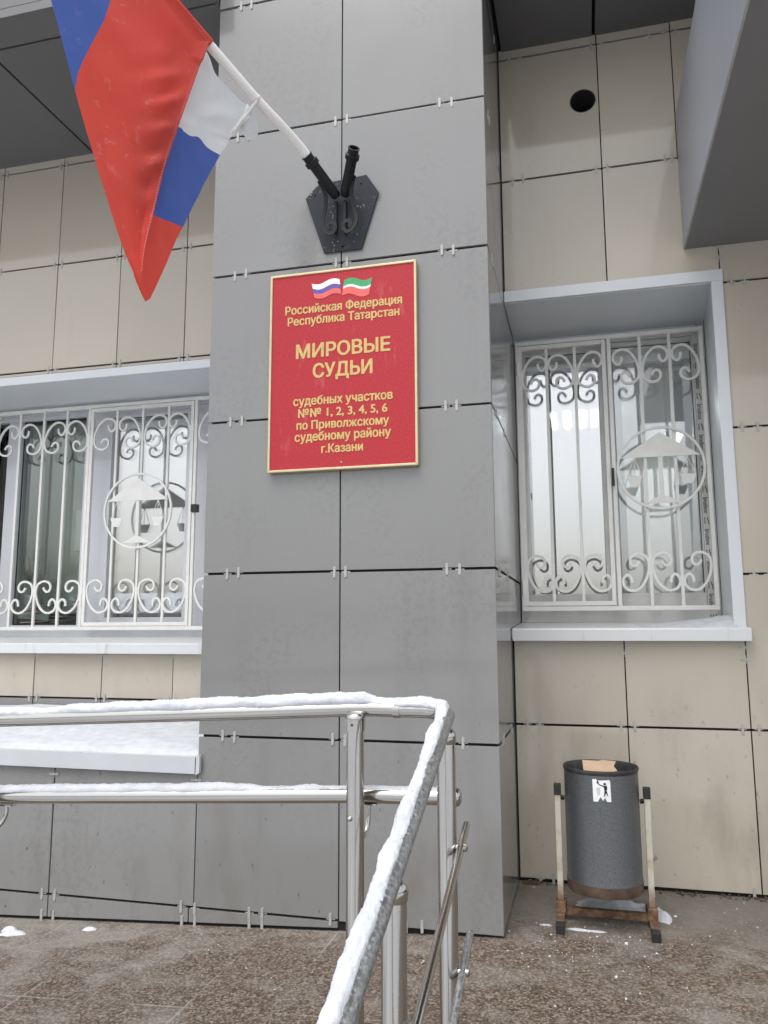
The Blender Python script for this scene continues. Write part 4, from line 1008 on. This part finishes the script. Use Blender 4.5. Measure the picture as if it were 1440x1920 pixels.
def cyl(u, z, rr): a = -PI/2+u/r0; return Vector((bx_+rr*math.cos(a), by_+rr*math.sin(a), z))
def on_drum(bm, poly, rr):
    t = bmesh.new(); f = t.faces.new([t.verts.new((u, z, 0)) for u, z in poly]); bmesh.ops.triangulate(t, faces=[f]); bmesh.ops.subdivide_edges(t, edges=t.edges[:], cuts=2)
    for v in t.verts: v.co = cyl(v.co.x, v.co.y, rr)
    merge(bm, t)
b = B(); U0, U1, Z0, Z1 = -.030, .029, .421, .494
on_drum(b, [(U0, Z1), (U0+.012, Z1+.001), (U0+.016, Z1-.004), (U0+.030, Z1-.003), (U0+.047, Z1-.002), (U1-.004, Z1-.001), (U1, Z1-.006), (U1+.001, Z0), (U0+.046, Z0+.001), (U0+.040, Z0+.014), (U0+.033, Z0+.003), (U0+.026, Z0+.016), (U0+.018, Z0+.004), (U0+.017, Z0), (U0+.001, Z0)], r0+.0009)
st_ = obj('sticker', b, M['sticker'], bn)
b = B(); rr = r0+.0014
oc = lambda cx_, cz_, r_: [(cx_+r_*math.cos(i*PI/5), cz_+r_*math.sin(i*PI/5)) for i in range(10)]
on_drum(b, oc(.0105, .4795, .0045), rr)
on_drum(b, [(.004, .473), (.017, .4745), (.0185, .466), (.016, .458), (.0085, .458), (.0078, .466)], rr)
on_drum(b, [(.0075, .474), (.0065, .470), (-.006, .4745), (-.012, .479), (-.0105, .481), (-.003, .477)], rr)
on_drum(b, [(-.015, .481), (-.010, .479), (-.008, .484), (-.0125, .490), (-.016, .487)], rr)
on_drum(b, [(.0085, .4575), (.016, .4575), (.0205, .441), (.0185, .440), (.0135, .450), (.009, .438), (.0068, .4385)], rr)
obj('pictogram', b, M['ink'], st_)
b = B(); on_drum(b, [(-.018, .466), (-.004, .468), (-.006, .443), (-.015, .442)], rr-.0002); obj('pictogram_basket', b, M['paper'], st_)
for s_, lx in ((-1, .752), (1, 1.058)):
    b = B(); tube(b, [(lx-s_*.008, by_, .405), (lx-s_*.024, by_, .402)], .0075, 14); lathe(b, [(.009, 0), (.009, .006), (0, .007)], (lx-s_*.014, by_, .404), (-s_, 0, 0), 12); obj('pivot', b, M['black_metal'], bn, .8)
    b = B(); box(b, (lx-.010, by_-.010, .03), (lx+.010, by_+.010, .424), .0015); lg = obj('upright', b, M['leg_paint'], bn, .6)
    b = B(); box(b, (lx-.0125, by_-.0125, .413), (lx+.0125, by_+.0125, .452), .003); obj('end_cap', b, M['black_plastic'], lg, .6)
    m = Matrix.Translation((lx, 0, 0)) @ Matrix.Rotation(.05*s_, 4, 'Z')
    b = B(); box(b, (-.0125, by_-.135, -.004), (.0125, by_+.13, .019), .002, Matrix.Translation((lx, 0, 0))); ft = obj('foot_bar', b, M['rust'], bn, .6)
    b = B(); box(b, (lx-.015, by_-.147, floor_z(lx)), (lx+.015, by_-.108, .0225), .003); obj('foot_cap', b, M['black_plastic'], ft, .6)
    b = B(); box(b, (lx-.015, by_+.108, floor_z(lx)), (lx+.015, by_+.14, .0225), .003); obj('foot_cap', b, M['black_plastic'], ft, .6)
    b = B(); box(b, (lx-.017, by_-.024, .0192), (lx+.017, by_+.024, .056), .002); obj('bracket', b, M['rust'], ft, .6)
b = B(); box(b, (.7635, by_-.012, .011), (1.0465, by_+.012, .035), .0015); obj('crossbar', b, M['rust'], bn, .6)
m = Matrix.Translation((bx_-.005, by_+.0, .512)) @ Matrix.Rotation(.12, 4, 'Z') @ Matrix.Rotation(.32, 4, 'X')
bxt = thing('cardboard_piece', 'torn tan cardboard sticking out of the litter bin', 'cardboard')
b = B(); prism(b, [(-.058, -.045), (.040, -.052), (.046, -.030), (.060, -.022), (.052, .010), (.066, .046), (.020, .055), (.004, .047), (-.052, .052)], 2, -.0015, .0015); bmesh.ops.transform(b, matrix=m, verts=b.verts); obj('panel', b, M['cardboard'], bxt)
b = B(); box(b, (.06, -.035, -.001), (.085, .04, .0015), 0, m @ Matrix.Translation((.0, 0, .0)) @ Matrix.Rotation(.5, 4, 'Y')); obj('flap', b, M['cardboard'], bxt)
m = Matrix.Translation((bx_-.075, by_+.0, .498)) @ Matrix.Rotation(.6, 4, 'Z') @ Matrix.Rotation(-.4, 4, 'X')
b = B(); rows = [[m @ Vector((-.03+.012*i, -.03+.012*j, .010*nz(i*.9, j*.9, 3))) for i in range(6)] for j in range(6)]; grid(b, rows)
tag(obj('crumpled_paper', b, M['paper'], None, 3.2), 'crumpled pale paper in the litter bin, left of the cardboard', 'paper')

# ------------------------------------------------------------------ the far side of the street, mirrored in the panes
def tree(x, y, h, seed, label):
    rnd = random.Random(seed); t = thing('bare_tree', label, 'tree', 'bare trees across the street'); tr = B(); bc = B()
    def grow(bm, p, d, ln, r, lev):
        pts = [p]; q = p.copy(); dd = d.copy()
        for i in range(5):
            dd = (dd+Vector((rnd.uniform(-.14, .14), rnd.uniform(-.14, .14), rnd.uniform(-.04, .12)))).normalized(); q = q+dd*ln/5; pts.append(q.copy())
        tube(bm, pts, r, 7 if lev < 2 else 4, scale=lambda s: 1-.55*s)
        if lev < 4:
            for k in range(6 if lev < 2 else 4):
                i = rnd.randint(2, 5); dv = Vector((rnd.uniform(-1, 1), rnd.uniform(-1, 1), rnd.uniform(.1, .9))).normalized()
                grow(bc, pts[i], (dd*.75+dv*.9).normalized(), ln*rnd.uniform(.5, .72), r*.48, lev+1)
    grow(tr, Vector((x, y, -1.1)), Vector((0, 0, 1)), h*.40, h*.011, 0); obj('trunk', tr, M['bark'], t, 1.); obj('branches', bc, M['bark'], t, 1.)
tree(-13.4, -15.6, 5.6, 3, 'bare tree across the street, mirrored in the left window'); tree(-18.5, -19.5, 7.0, 5, 'tall bare tree standing furthest left across the street'); tree(6, -24, 8, 8, 'bare tree standing right behind the viewer across the street')
ho = thing('far_building', 'low pale building with a snowy roof across the street', 'building')
b = B(); box(b, (-46, -48, -1.1), (-22, -40, 1.9)); obj('wall', b, M['facade'], ho)
b = B(); prism(b, [(-48.6, 1.9), (-39.4, 1.9), (-44, 3.4)], 0, -46.5, -21.5); obj('roof', b, M['snow'], ho)
b = B(); box(b, (-44.6, -40.03, -.2), (-43.2, -39.98, 1.2)); wnd = obj('window', b, M['dark_glass'], ho)
for i in range(1, 6): copy(wnd, ho, (i*3, 0, 0)).name = 'window'
for o in (CLIP, CLIPH): bpy.data.objects.remove(o)
